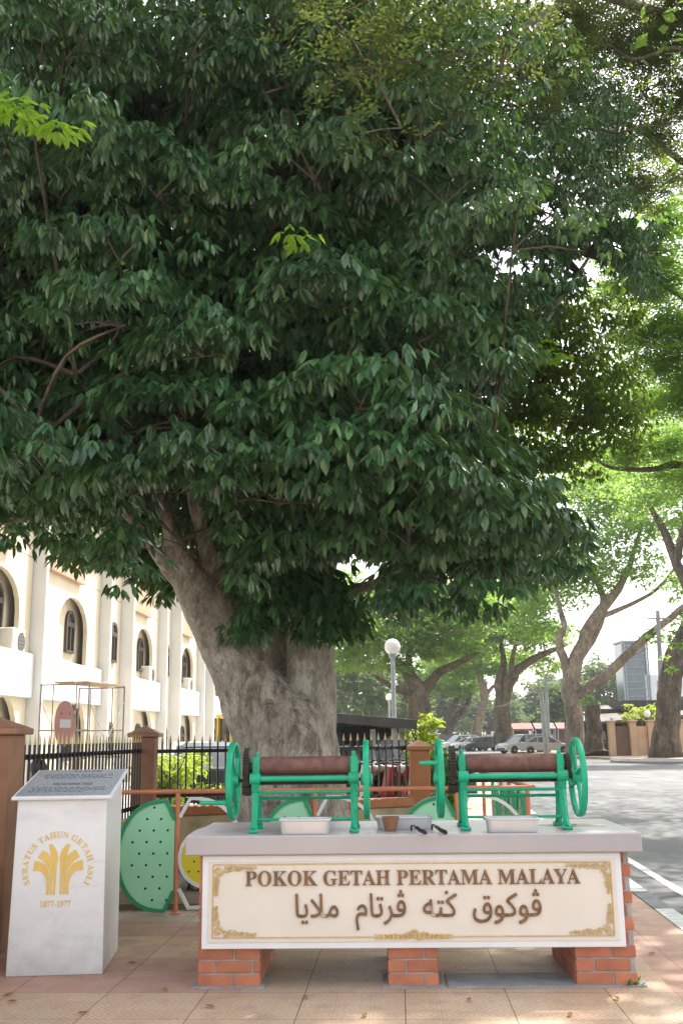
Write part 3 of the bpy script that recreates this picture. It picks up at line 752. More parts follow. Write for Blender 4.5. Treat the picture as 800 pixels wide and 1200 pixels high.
# name board
SL, SR, ST, SB = -1.3166, 1.2906, .781, .2285
sy = .085
m_ = MB(); m_.box(((SL+SR)/2, sy-.018, (ST+SB)/2), (SR-SL, .034, ST-SB), .004); sb = m_.build('name_board', sign_white, T)
m_ = MB(); i_ = .038; m_.box(((SL+SR)/2, sy-.037, (ST+SB)/2), (SR-SL-2*i_, .006, ST-SB-2*i_), .002); m_.build('cream_field', sign_cream, sb)
fy0 = sy-.040
m_ = MB(); i_ = .068; a, b_, c, d = SL+i_, SR-i_, SB+i_, ST-i_*.8
for z in (c, d): m_.box(((a+b_)/2, fy0-.003, z), (b_-a, .006, .0065), .001)
for x in (a, b_): m_.box((x, fy0-.003, (c+d)/2), (.0065, .006, d-c-.008), .001)
m_.build('gilt_border', gold, sb)
m_ = MB()
def scroll(cx, cz, r0, turns, a0, sgn, tr=.0032):
    pts = []; n = int(14*turns)
    for k in range(n+1):
        t = k/n; a = a0+sgn*2*PI*turns*t; r = r0*(1-.85*t)
        pts.append((cx+r*math.cos(a), fy0-.006, cz+r*math.sin(a)))
    m_.tube(pts, [tr*(1-.4*k/n) for k in range(n+1)], 6)
def leafrel(x, z, ang, L, wd):
    c_, s_ = math.cos(ang), math.sin(ang)
    P_ = [(0, 0), (.35, .5), (.7, .35), (1, 0), (.7, -.35), (.35, -.5)]
    m_.prism([(x+p[0]*L*c_-p[1]*wd*s_, z+p[0]*L*s_+p[1]*wd*c_) for p in P_], fy0-.009, fy0)
for (cx, cz, sx, sz) in ((a, d, 1, -1), (b_, d, -1, -1), (a, c, 1, 1), (b_, c, -1, 1)):
    m_ = MB()
    scroll(cx+sx*.035, cz+sz*.035, .03, 1.6, 0, sx*sz); scroll(cx+sx*.035, cz+sz*.035, .014, 1.2, 2, -sx*sz)
    for k in range(8):
        r_ = .026*(1-k*.085)
        scroll(cx+sx*(.085+k*.026), cz+sz*(.014+r_*.55), r_*.8, 1.3, k, (1 if k % 2 else -1)*sx)
        leafrel(cx+sx*(.07+k*.026), cz+sz*.008, (0.5 if sx*sz > 0 else -.5) if sx > 0 else (PI-.5 if sx*sz < 0 else PI+.5), .028, .008)
        if k < 6:
            scroll(cx+sx*(.014+r_*.5), cz+sz*(.085+k*.018), r_*.75, 1.3, k+1, (1 if k % 2 else -1)*sz)
            leafrel(cx+sx*.008, cz+sz*(.07+k*.018), sz*(PI/2-.4*sx), .025, .008)
    for k in range(3): leafrel(cx+sx*.03, cz+sz*.03, math.atan2(sz, sx)+(k-1)*.5, .05, .010)
    m_.build('corner_ornament', gold, sb)
m_ = MB()
mxx = (SL+SR)/2+.01
for k in range(7):
    for sx in (1, -1):
        r_ = .026*(1-k*.11)
        scroll(mxx+sx*(.03+k*.027), c+.004, r_, 1.4, k*1.2, sx*(1 if k % 2 else -1)); leafrel(mxx+sx*(.02+k*.03), c+.002, (.35 if sx > 0 else PI-.35), .04, .009); leafrel(mxx+sx*(.02+k*.03), c, (-.35 if sx > 0 else PI+.35), .04, .009)
scroll(mxx, c+.012, .03, 1.5, 0, 1, .006)
m_.build('centre_ornament', gold, sb)
def sx_(px): return SL+(px-235)/(730-235)*(SR-SL)
m_ = MB(); fit_text(m_, serif('POKOK GETAH PERTAMA MALAYA'), sx_(286.5), sx_(681), .598, .688, fy0, .011); m_.build('latin_lettering', bronze, sb)
def jawi(ws): return '  '.join(''.join(chr(c_) for c_ in reversed(w0)) for w0 in reversed(ws))
jw = jawi([[0xFB6C, 0xFEEE, 0xFEDB, 0xFEEE, 0xFED5], [0xFEDB, 0xFE98, 0xFEEA], [0xFB6C, 0xFEAE, 0xFE97, 0xFE8E, 0xFEE1], [0xFEE3, 0xFEFC, 0xFEF3, 0xFE8E]])
m_ = MB(); fit_text(m_, jw, sx_(346), sx_(634), .335, .57, fy0, .012, .006)
jv = m_.v
vx = np.array([v[0] for v in m_.v]); fm = [(min(vx[list(f)]), max(vx[list(f)]), f) for f in m_.f]
order = sorted(fm, key=lambda q_: q_[0]); cuts = []; mx_ = order[0][1]
for q_ in order:
    if q_[0]-mx_ > .02: cuts.append((mx_+q_[0])/2)
    mx_ = max(mx_, q_[1])
cuts = [-9]+cuts+[9]
for c0_, c1_ in zip(cuts[:-1], cuts[1:]):
    w_ = MB(); ix = {}
    for f0, f1, f in fm:
        if c0_ < (f0+f1)/2 < c1_:
            for i in f:
                if i not in ix: ix[i] = len(w_.v); w_.v.append(m_.v[i])
            w_.f.append(tuple(ix[i] for i in f))
    w_.build('jawi_lettering', bronze, sb)
# the dot over the gaf of the second word
m_ = MB(); m_.box((sx_(524), fy0-.007, .553), (.018, .013, .018), 0, Matrix.Identity(4)); m_.build('jawi_dot', bronze, sb)

# ------------------------------------------------------------------ rubber sheeting mills
def mill(center, lab, xl, xr, handle, gear_right):
    e = empty('rubber_mill', T.matrix_basis @ center, lab, 'rubber mill', TR, 'hand cranked rubber mills on the table')
    hw = .325
    for sx in (-1, 1):
        f = MB()
        f.prism([(-.085, .25), (-.105, .30), (-.1, .352), (-.05, .365), (-.04, .475), (.035, .475), (.05, .365), (.1, .34), (.09, .25), (.03, .22), (-.03, .22)], sx*hw-.024, sx*hw+.024, 'yz')
        f.lathe([(.036, -.034), (.036, .034)], (sx*hw, -.095, .335), 14, 'x'); f.lathe([(.045, -.03), (.045, .03)], (sx*hw, 0, .415), 14, 'x')
        f.lathe([(.014, .47), (.014, .505), (.008, .51)], (sx*hw, 0, 0), 10)
        fr = f.build('side_casting', green_paint, e)
        bm_ = fr.modifiers.new('edge', 'BEVEL'); bm_.width = .005; bm_.segments = 2; bm_.limit_method = 'ANGLE'
        for sy_ in (-1, 1):
            l = MB(); l.tube([(sx*hw, sy_*.16, .016), (sx*hw, sy_*.135, .05), (sx*hw, sy_*.10, .16), (sx*hw, sy_*.065, .26)], [.026, .021, .021, .026], 4)
            l.box((sx*hw, sy_*.17, .012), (.062, .085, .022), .005); l.build('leg', green_paint, e)
    r_ = MB(); r_.lathe([(.026, -hw), (.026, -hw+.026), (.059, -hw+.028), (.061, -hw+.034), (.061, hw-.034), (.059, hw-.028), (.026, hw-.026), (.026, hw)], (0, 0, .415), 28, 'x'); r_.build('roller', rust, e, True)
    r_ = MB(); r_.lathe([(.012, xl), (.012, -hw), (.03, -hw+.03), (.03, hw-.03), (.012, hw), (.012, xr)], (0, 0, .322), 16, 'x'); r_.build('lower_roller', dark_iron, e, True)
    b_ = MB(); b_.tube([(-hw, -.1, .335), (hw, -.1, .335)], .0175, 14); b_.tube([(-hw, -.06, .248), (hw, -.06, .248)], .010, 8); b_.tube([(-hw, -.10, .078), (hw, -.10, .078)], .009, 8)
    b_.tube([(-hw, .1, .20), (hw, .1, .20)], .010, 8); b_.build('tie_bars', green_paint, e, True)
    def gear(x, z, rad, th):
        g_ = MB(); n = int(rad*300); o = []
        for k in range(n):
            for q, rr_ in ((0, rad-.008), (.25, rad), (.5, rad), (.75, rad-.008)):
                t = 2*PI*(k+q)/n; o.append((rr_*math.cos(t), z+rr_*math.sin(t)))
        g_.prism(o, x-th/2, x+th/2, 'yz'); g_.lathe([(.035, -th*.8), (.035, th*.8)], (x, 0, z), 14, 'x'); g_.build('gear_wheel', dark_iron, e)
    gear(-hw-.062, .405, .128, .036); gear(-hw-.062, .262, .04, .04)
    if gear_right: gear(hw+.05, .40, .075, .03)
    for k_, (x, spoke0) in enumerate(((xl, .3), (xr, .9))):
        w_ = MB(); Rr = .256
        prof = [(Rr-.027, -.012), (Rr-.021, -.019), (Rr-.004, -.019), (Rr, -.013), (Rr, .013), (Rr-.004, .019), (Rr-.021, .019), (Rr-.027, .012), (Rr-.027, -.012)]
        vs_ = []; n = 48
        for rr_, xx in prof[:-1]:
            for k in range(n): t = 2*PI*k/n; vs_.append((x+xx, rr_*math.cos(t), .322+rr_*math.sin(t)))
        q = len(prof)-1
        w_.add(vs_, [(i*n+k, i*n+(k+1) % n, ((i+1) % q)*n+(k+1) % n, ((i+1) % q)*n+k) for i in range(q) for k in range(n)])
        fw = w_.build('flywheel', green_paint, e, True)
        s_ = MB()
        for k in range(4):
            t = spoke0+k*PI/2; pts = []
            for u_ in np.linspace(0, 1, 6): tt = t+.35*math.sin(PI*u_*.5); rr_ = .03+(Rr-.055)*u_; pts.append((x, rr_*math.cos(tt), .322+rr_*math.sin(tt)))
            s_.tube(pts, [.018, .014, .012, .011, .012, .014], 8, flat=.7)
        s_.build('spokes', green_paint, fw, True)
        h_ = MB(); h_.lathe([(.024, -.04), (.04, -.036), (.04, .036), (.024, .04)], (x, 0, .322), 16, 'x'); h_.build('hub', green_paint, fw, True)
        if k_ == 0:
            hz, hy, L = handle
            h_ = MB(); h_.tube([(x-.0, hy, .322+hz), (x-L, hy, .322+hz)], [.016, .013], 10); h_.build('crank_handle', green_paint, fw, True)
    return e
cm = TL(358, 973); mill(cm, 'left green rubber mill on the table, its crank handle low on the wheel', -.325-.155, .325+.082, (-.13, -.2, .19), False)
cm2 = TL(601, 970); mill(cm2, 'right green rubber mill on the table, its crank handle high on the wheel', -.325-.15, .325+.115, (.105, -.21, .14), True)

# ------------------------------------------------------------------ trays, cup, tapping knives
def tray(px, py, w_, d_, h, lab, rz=0):
    g = TL(px, py); e = empty('metal_tray', T.matrix_basis @ Vector((g.x, g.y+d_/2, HT)), lab, 'tray', TR+rz, 'aluminium trays on the table')
    def ring(x, y, r, z, n=5):
        out = []
        for (cx, cy, a0) in ((x-r, y-r, 0), (-x+r, y-r, PI/2), (-x+r, -y+r, PI), (x-r, -y+r, 1.5*PI)):
            for k in range(n+1): a_ = a0+PI/2*k/n; out.append((cx+r*math.cos(a_), cy+r*math.sin(a_), z))
        return out
    def loft(rings, mb_):
        n = len(rings[0]); o = [v for r_ in rings for v in r_]
        fs_ = [(i*n+k, i*n+(k+1) % n, (i+1)*n+(k+1) % n, (i+1)*n+k) for i in range(len(rings)-1) for k in range(n)]
        fs_ += [tuple(reversed(range(n))), tuple(range((len(rings)-1)*n, len(rings)*n))]; mb_.add(o, fs_)
    X, Y_ = w_/2, d_/2
    mb_ = MB(); loft([ring(X-.012, Y_-.012, .03, .001), ring(X-.008, Y_-.008, .035, .01), ring(X, Y_, .04, h), ring(X-.004, Y_-.004, .036, h), ring(X-.012, Y_-.012, .03, .012), ring(X-.014, Y_-.014, .03, .008)], mb_)
    mb_.build('basin', alu, e, True)
    r_ = MB(); rg = ring(X+.001, Y_+.001, .04, h); r_.tube(rg+[rg[0]], .0065, 8, cap=False); r_.build('rolled_rim', alu, e, True)
tray(356.5, 978.5, .315, .2, .088, 'aluminium tray under the left rubber mill')
tray(474, 972, .37, .2, .072, 'aluminium tray in the middle of the table, behind the knives and cup')
tray(602, 976, .325, .2, .082, 'aluminium tray under the right rubber mill')
g = TL(457.5, 974.5); c = MB(); c.lathe([(.034, 0), (.037, .004), (.056, .082), (.058, .09), (.052, .09), (.034, .01)], (0, 0, 0), 22)
o = c.build('latex_cup', clay, None, True); o.location = T.matrix_basis @ Vector((g.x, g.y+.03, HT+.001)); tag(o, 'small brown latex cup standing between the mills, beside the tapping knives', 'cup')
def knife(px0, py0, px1, py1, lab):
    a_ = TL(px0, py0); b0 = TL(px1, py1); d_ = (b0-a_); d_.z = 0; ang = math.atan2(d_.y, d_.x)
    e = empty('tapping_knife', T.matrix_basis @ a_, lab, 'knife', TR+ang, 'tapping knives on the table'); L = max(.15, d_.length)
    h_ = MB(); h_.tube([(.05, 0, .035), (.08, 0, .034), (L*.6, 0, .022), (L, 0, .015), (L+.01, 0, .014)], [.008, .011, .012, .014, .009], 10); h_.build('handle', black_paint, e, True)
    b_ = MB(); b_.tube([(.055, 0, .036), (.02, 0, .046), (-.008, 0, .042), (-.018, 0, .022), (-.014, .0, .004)], [.006, .006, .007, .008, .004], 8, flat=.5); b_.build('blade', dark_iron, e, True)
knife(483, 975.5, 498, 978.5, 'black handled tapping knife nearer the brown cup, lying in front of the middle tray')
knife(507, 974.5, 522, 978.5, 'black handled tapping knife nearer the right mill, lying in front of the middle tray')

# ------------------------------------------------------------------ trees: bark and leaves
def bark_mat(name, c0, c1, c2, vs=(1, 1, .25), scale=5):
    m, t, b = new_mat(name); v = mapped(t, vs)
    n = noise_tex(t, scale, 8, .7, v, dist=.8); p = noise_tex(t, 1.3, 5, .65); s = noise_tex(t, scale*7, 5, .7, v)
    c = ramp(t, n.outputs['Fac'], c1, c0, .38, .6)
    c = mixc(t, ramp(t, p.outputs['Fac'], (0, 0, 0), (.85, .85, .85), .45, .62), c, c2)
    vo = t.nodes.new('ShaderNodeTexVoronoi'); vo.feature = 'DISTANCE_TO_EDGE'; vo.inputs['Scale'].default_value = scale*1.1
    wv = t.nodes.new('ShaderNodeMix'); wv.data_type = 'RGBA'; wv.inputs[0].default_value = .12; t.links.new(v, wv.inputs[6]); t.links.new(n.outputs['Color'], wv.inputs[7]); t.links.new(wv.outputs[2], vo.inputs['Vector'])
    c = mixc(t, ramp(t, vo.outputs['Distance'], (.32, .32, .32), (0, 0, 0), .0, .06), c, tuple(x*.45 for x in c1))
    l_ = noise_tex(t, 2.6, 7, .75, mapped(t, (1, 1, .6))); c = mixc(t, ramp(t, l_.outputs['Fac'], (0, 0, 0), (.8, .8, .8), .53, .6), c, tuple(min(.62, x*1.25) for x in c0))
    q = noise_tex(t, .9, 6, .75, mapped(t, (1, 1, .5))); c = mixc(t, ramp(t, q.outputs['Fac'], (0, 0, 0), (.75, .75, .75), .55, .68), c, tuple(x*.55 for x in c1))
    c = mixc(t, ramp(t, s.outputs['Fac'], (.55, .55, .55), (0, 0, 0), .3, .5), c, tuple(x*.35 for x in c1))
    t.links.new(c, b.inputs['Base Color']); b.inputs['Roughness'].default_value = .9; b.inputs['Specular IOR Level'].default_value = .2
    bump(t, b, mth(t, 'ADD', n.outputs['Fac'], mth(t, 'MULTIPLY', s.outputs['Fac'], .5)), 1.0, .05)
    return m
bark_rubber = bark_mat('rubber_tree_bark', (.58, .51, .43), (.17, .13, .10), (.42, .37, .31), (1, 1, .42), 7)
bark_rain = bark_mat('rain_tree_bark', (.15, .115, .085), (.05, .04, .032), (.11, .09, .07), (1, 1, .3), 1.6)
bark_grey = bark_mat('grey_rain_bark', (.30, .24, .19), (.12, .09, .07), (.2, .17, .14), (1, 1, .3), 1.2)
leaf_rubber = leaf_mat('rubber_leaf', (.014, .046, .019), (.042, .116, .045), (.12, .23, .085), .28, .13, (.18, .33, .03), .75)
leaf_rubber_backlit = leaf_mat('rubber_leaf_backlit_olive', (.02, .045, .014), (.04, .085, .02), (.09, .14, .028), .36, .42, (.26, .40, .035))  # olive copy of the rubber leaf with the backlight put into its colour
leaf_lime = leaf_mat('young_lime_leaf', (.16, .3, .02), (.2, .36, .03), (.26, .38, .04), .4, .5, (.4, .65, .04))
leaf_rain = leaf_mat('rain_tree_leaf', (.06, .125, .022), (.095, .18, .034), (.15, .24, .052), .55, .5, (.34, .54, .09), .3)
leaf_far = leaf_mat('far_leaf', (.05, .09, .03), (.07, .12, .04), (.1, .15, .05), .6, .35, (.2, .3, .08), .2)
leaf_fine = leaf_mat('fine_rain_leaf', (.04, .062, .018), (.062, .09, .024), (.10, .13, .036), .5, .35, (.18, .23, .045), .3)

def jitter_path(pts, rad, sub, amp, seed):
    q = spline([(*p, r) for p, r in zip(pts, rad)], sub); out = []; rr_ = []
    for i, p in enumerate(q):
        v = Vector(p[:3]); k = amp*p[3]
        v += Vector((noise.noise(v*1.3+Vector((seed, 0, 0))), noise.noise(v*1.3+Vector((0, seed, 9))), .3*noise.noise(v*1.3+Vector((4, 0, seed)))))*k
        out.append(v); rr_.append(max(.004, p[3]))
    return out, rr_
def roughen(mb, amp, freq):
    mb.v = [tuple(Vector(v)+Vector((noise.noise(Vector(v)*freq), noise.noise(Vector(v)*freq+Vector((7, 3, 1))), .2*noise.noise(Vector(v)*freq+Vector((1, 9, 4)))))*amp) for v in mb.v]

def whorl_leaves(P, ax, sc, npet=8, droop=(.35, 1.25), len_=(.12, .17), keep=None):
    """umbrella of long-stalked three-part leaves round each shoot tip"""
    n = len(P); B_, Dd, Nn, Ll, Ww = [], [], [], [], []
    for j in range(npet):
        az = 2*PI*j/npet+RNG.uniform(-.35, .35, n)+RNG.uniform(0, 2*PI, n)*0+np.arange(n)*1.7
        el = RNG.uniform(-.25, .5, n)
        pv = np.stack([np.cos(az), np.sin(az), el], 1)+ax*.55
        pv = unit(pv); pl = RNG.uniform(.06, .21, n)*sc
        tip = P+pv*pl[:, None]
        paz = np.arctan2(pv[:, 1], pv[:, 0])
        for k in (-1, 0, 1):
            a2 = paz+k*RNG.uniform(.55, .95, n); dr = RNG.uniform(droop[0], droop[1], n)
            D = np.stack([np.cos(a2)*np.cos(dr), np.sin(a2)*np.cos(dr), -np.sin(dr)], 1)
            U = np.tile(np.array([0, 0, 1.0]), (n, 1))+rdir(n)*.28
            N = unit(U-(U*D).sum(1)[:, None]*D)
            L = RNG.uniform(*len_, n)*sc*(1.0 if k == 0 else .86)
            B_.append(tip); Dd.append(D); Nn.append(N); Ll.append(L); Ww.append(L*RNG.uniform(.34, .44, n))
    return [np.concatenate(x) for x in (B_, Dd, Nn, Ll, Ww)]

# ------------------------------------------------------------------ the rubber tree
TB = Vector((-.68, 11.75, 0))
RT = empty('rubber_tree', TB, 'huge dark green rubber tree with thick forked pale grey trunk behind the table', 'tree')
def tl(p): return Vector(p)-TB
YT = 11.6
def px_path(pp, Y): return [at(x, y, Y+dy) for x, y, dy in pp]
tr = MB()
def limb(mb_, pts, rad, n=14, sub=5, amp=.25, seed=1, base=TB):
    p, r = jitter_path([tuple(Vector(q)-base) for q in pts], rad, sub, amp, seed); mb_.tube(p, r, n)
# joined trunk with its two main stems
limb(tr, [(-.62, 11.75, -.05), (-.62, 11.75, .45), at(341, 880, YT), at(302, 822, YT-.05), at(274, 770, YT-.1), at(247, 717, YT-.2), at(229, 684, YT-.35), at(214, 655, YT-.55), at(205, 630, YT-.7)], [.78, .63, .57, .40, .335, .29, .21, .13, .08], 22, 6, .06, 2)
limb(tr, [(-.45, 11.8, -.05), (-.42, 11.8, .5), at(355, 875, YT+.05), at(366, 826, YT+.05), at(364, 775, YT+.1), at(366, 700, YT+.2), at(368, 650, YT+.2), at(370, 600, YT+.2)], [.6, .50, .44, .295, .275, .26, .2, .14], 22, 6, .06, 3)
limb(tr, [(-.5, 12.05, .3), at(334, 840, YT+.55), at(330, 780, YT+.65), at(318, 700, YT+.7), at(300, 600, YT+.6)], [.5, .36, .3, .24, .14], 16, 6, .06, 8)
for a_, L, r_ in ((3.5, 1.15, .22), (4.3, 1.0, .2), (5.2, 1.0, .2), (2.9, .9, .2), (5.9, .9, .18), (1.2, .8, .18)):
    limb(tr, [TB+Vector((.12, 0, .62)), TB+Vector((math.cos(a_)*.5+.1, math.sin(a_)*.5, .28)), TB+Vector((math.cos(a_)*L+.1, math.sin(a_)*L, .0))], [.3, r_, .06], 12, 5, .2, a_)
CANOPY_LIMBS = [
 ([at(243, 712, YT-.2), at(212, 668, YT-.5), at(190, 600, YT-.9), at(150, 520, YT-1.4), at(90, 440, YT-2)], [.17, .095, .08, .06, .03]),
 ([at(246, 715, YT-.2), at(190, 655, YT-.7), at(165, 622, YT-1.0), at(110, 560, YT-1.8), at(40, 500, YT-2.4)], [.14, .07, .06, .045, .025]),
 ([at(252, 715, YT-.2), at(243, 645, YT-.3), at(228, 580, YT-.5), at(205, 500, YT-.9), at(190, 400, YT-1.3), at(170, 250, YT-1.5)], [.18, .10, .09, .08, .06, .04]),
 ([at(262, 712, YT-.1), at(275, 620, YT), at(265, 500, YT+.2), at(240, 330, YT+.4), at(230, 100, YT+.6)], [.2, .13, .12, .10, .06]),
 ([at(366, 700, YT+.2), at(372, 620, YT+.2), at(360, 500, YT+.2), at(350, 330, YT+.2), at(360, 60, YT+.2)], [.24, .2, .17, .13, .07]),
 ([at(368, 705, YT+.2), at(383, 650, YT+.1), at(400, 570, YT-.3), at(440, 480, YT-.8), at(490, 400, YT-1.2)], [.18, .12, .10, .08, .04]),
 ([at(368, 700, YT+.2), at(395, 640, YT+.2), at(450, 560, YT+.2), at(540, 480, YT+.3), at(620, 400, YT+.5), at(690, 300, YT+.5)], [.17, .12, .10, .08, .06, .03]),
 ([at(368, 690, YT+.2), at(400, 600, YT+.6), at(450, 450, YT+1.2), at(520, 300, YT+1.6), at(600, 150, YT+1.8)], [.19, .14, .12, .09, .04]),
 ([at(362, 560, YT+.2), at(420, 540, YT-.6), at(500, 560, YT-1.4), at(570, 590, YT-2.0)], [.12, .08, .06, .03]),
 ([at(205, 500, YT-.9), at(260, 440, YT-1.2), at(300, 380, YT-1.5), at(330, 330, YT-1.8)], [.10, .06, .05, .03]),
 ([at(190, 400, YT-1.3), at(110, 330, YT-1.5), at(40, 280, YT-1.8)], [.08, .05, .03]),
 ([at(350, 330, YT+.2), at(430, 260, YT-.3), at(480, 230, YT-.9)], [.12, .07, .03]),
 ([at(240, 330, YT+.4), at(130, 200, YT+.2), at(30, 90, YT)], [.12, .07, .03]),
 ([at(366, 700, YT+.2), at(420, 690, YT-.2), at(500, 660, YT-.8), at(600, 640, YT-1.2)], [.12, .07, .05, .03]),
]
for i, (p, r) in enumerate(CANOPY_LIMBS): limb(tr, p, r, 9, 5, .5, i*3.1)
rnd = random.Random(21)
me = tr.build('trunk', bark_rubber, RT, True)
rm = me.modifiers.new('weld', 'REMESH'); rm.mode = 'VOXEL'; rm.voxel_size = .032
bpy.context.view_layer.update()
dg = bpy.context.evaluated_depsgraph_get()
nm = bpy.data.meshes.new_from_object(me.evaluated_get(dg)); me.modifiers.clear(); old = me.data; me.data = nm; bpy.data.meshes.remove(old)
for _ in range(2):
    co = np.empty(len(nm.vertices)*3); nm.vertices.foreach_get('co', co); co = co.reshape(-1, 3)
    ed = np.empty(len(nm.edges)*2, np.int32); nm.edges.foreach_get('vertices', ed); ed = ed.reshape(-1, 2)
    acc = np.zeros_like(co); cnt = np.zeros(len(co))
    np.add.at(acc, ed[:, 0], co[ed[:, 1]]); np.add.at(acc, ed[:, 1], co[ed[:, 0]]); np.add.at(cnt, ed[:, 0], 1); np.add.at(cnt, ed[:, 1], 1)
    co = co*.45+.55*acc/np.maximum(cnt, 1)[:, None]; nm.vertices.foreach_set('co', co.ravel())
for v in nm.vertices:
    c = v.co
    if c.z < 3.6:
        ang = math.atan2(c.y, c.x)
        k = noise.noise(Vector((c.x*2.2, c.y*2.2, c.z*.5)))*.075+noise.noise(Vector((c.x*6, c.y*6, c.z*1.5)))*.034+noise.noise(Vector((c.x*16, c.y*16, c.z*6)))*.008
        d_ = Vector((c.x+.0, c.y, 0)).normalized(); v.co = c+d_*k
nm.polygons.foreach_set('use_smooth', [True]*len(nm.polygons)); nm.update()

# crown: lobes round a dome, each carrying leafy shoots; shoots trimmed to the outline the tree has
OUT = [(-420, -420), (690, -420), (700, 20), (735, 120), (742, 240), (765, 310), (765, 345), (735, 345), (705, 300), (672, 285), (665, 335), (640, 360), (600, 400), (600, 440), (572, 455), (562, 500),
       (585, 530), (600, 560), (640, 585), (668, 625), (682, 660), (650, 680), (590, 700), (530, 695), (478, 722), (452, 705), (452, 650), (425, 645), (395, 675), (340, 690), (260, 690), (212, 690), (165, 668), (110, 645), (90, 655), (40, 628), (10, 645), (-60, 640), (-420, 620)]
lobes = []
C0 = np.array([-1.1, 11.6, 6.6]); RADI = np.array([5.0, 3.9, 4.6])
n_l = 0
while n_l < 520:
    d_ = RNG.normal(size=3); d_ /= np.linalg.norm(d_)
    if d_[1] > .75: continue
    k = RNG.uniform(.78, 1.10) if RNG.random() < .6 else RNG.uniform(.42, .62)
    k *= 1+.16*noise.noise(Vector(d_)*2.6)
    c_ = C0+d_*RADI*k
    if c_[2] < 2.4: continue
    lobes.append((c_, RNG.uniform(.38, .80) if k > .68 else RNG.uniform(.8, 1.1))); n_l += 1
# low hanging boughs in front, both sides
for (px, py, Y, r) in [(60, 560, 8.6, .7), (150, 580, 8.9, .7), (250, 560, 8.7, .7), (330, 590, 8.8, .7), (420, 560, 8.4, .75), (500, 590, 8.6, .75), (570, 620, 8.9, .65), (630, 620, 9.3, .5), (480, 640, 9.0, .55), (540, 640, 9.4, .6), (-40, 520, 8.8, .8),
                       (310, 640, 10.2, .5), (120, 610, 10.5, .6), (40, 600, 10.3, .6), (400, 610, 10.6, .6), (600, 560, 10.2, .6), (500, 520, 8.3, .7), (420, 480, 8.2, .7), (640, 640, 10.4, .4), (540, 560, 11.5, .9), (380, 560, 12.3, .9), (300, 600, 12.6, .8), (200, 560, 12.5, .9), (100, 540, 12.5, .9), (0, 520, 12, 1.0), (460, 590, 12.5, .8)]:
    lobes.append((np.array(at(px, py, Y)), r))
UR = [(560, 60, 11.2), (610, 110, 11.6), (660, 60, 12), (690, 130, 12.2), (640, 180, 12), (700, 210, 12.3), (735, 260, 12.2), (720, 170, 12.6), (670, 250, 12), (610, 250, 11.8), (590, 180, 12.4), (630, 310, 12.2), (560, 320, 12), (730, 310, 12), (680, 20, 12.4), (560, 230, 12.8), (600, 360, 12.6), (620, 30, 12.8), (540, 130, 12.6)]
for (px, py, Y) in UR: lobes.append((np.array(at(px, py, Y)), .79))
PP, AX, SC = [], [], []
for c_, r in lobes:
    m_ = int((19 if r < .8 else 13)*(r/.5)**2)+3
    d_ = rdir(m_); d_[:, 2] = np.abs(d_[:, 2])*1.0-.12; d_ = unit(d_)
    p = c_+d_*r*np.array([1.1, 1.1, .5])*RNG.uniform(.72, 1.02, m_)[:, None]
    ax = unit(d_+np.array([0, 0, .8])); PP.append(p); AX.append(ax); SC.append(RNG.uniform(.85, 1.2, m_)*(1.12 if r < .8 else 1.2))
PP, AX, SC = np.concatenate(PP), np.concatenate(AX), np.concatenate(SC)
px_, py_ = proj(PP)
jx = np.array([noise.noise(Vector(p)*1.1) for p in PP])*34+RNG.normal(size=len(PP))*7; jy = np.array([noise.noise(Vector(p)*1.1+Vector((9, 2, 5))) for p in PP])*40+RNG.normal(size=len(PP))*8
ok = inpoly(px_+jx, py_+jy, OUT) & (PP[:, 2] > 2.2)
# shade inside a dense crown thins the leaves: keep fewer shoots deep in the middle
dep = np.linalg.norm((PP-C0)/RADI, axis=1)
ok &= (dep > .5) | (RNG.random(len(PP)) < .5)
WIN = [(158, 625), (180, 590), (215, 565), (250, 570), (262, 620), (272, 690), (250, 725), (208, 712)]
ok &= ~(inpoly(px_+jx*.5, py_+jy*.5, WIN) & (PP[:, 1] < 11.5))
for hx0, hy0, hr in [(200, 288, 19), (374, 396, 12), (548, 462, 26), (590, 308, 20), (690, 312, 18), (30, 470, 12), (300, 560, 9), (480, 250, 8), (230, 540, 10), (560, 395, 14), (352, 140, 8), (640, 250, 12)]:
    ok &= (((px_-hx0)/1.2)**2+(py_-hy0)**2) > (hr*(1+.5*jx/34))**2
PP, AX, SC = PP[ok], AX[ok], SC[ok]
# tufts sprouting on the trunk, and single outlying shoots
ext = []
for (px, py, Y, n, sx, sy_) in [(335, 705, 10.9, 13, 50, 20), (300, 728, 10.85, 4, 22, 14), (385, 725, 11.0, 8, 22, 18), (408, 738, 11.0, 3, 14, 8), (330, 690, 11.0, 11, 46, 16), (320, 655, 10.8, 9, 46, 22), (380, 690, 11.2, 7, 20, 20), (372, 735, 10.9, 5, 22, 14), (395, 720, 11, 5, 16, 22), (290, 742, 10.8, 3, 16, 10), (292, 752, 10.9, 1, 14, 5)]:
    for _ in range(int(n*2.2)): ext.append(at(px+rnd.uniform(-sx, sx), py+rnd.uniform(-sy_, sy_), Y+rnd.uniform(-.15, .2)))
for (px, py, Y) in [(470, 700, 9.2), (460, 715, 9.3), (490, 690, 9.1), (680, 640, 9.6), (675, 660, 9.7), (640, 672, 9.6), (610, 690, 9.4), (560, 690, 9.3), (60, 640, 9.6), (90, 650, 9.7), (20, 640, 9.5), (140, 650, 9.9), (735, 300, 11.5), (750, 320, 11.5), (765, 330, 11.5), (720, 310, 11.6)]:
    for _ in range(2): ext.append(at(px+rnd.uniform(-9, 9), py+rnd.uniform(-9, 9), Y))
ext = np.array([tuple(p) for p in ext]); ea = unit(np.tile([0, -.5, .6], (len(ext), 1))+rdir(len(ext))*.4)
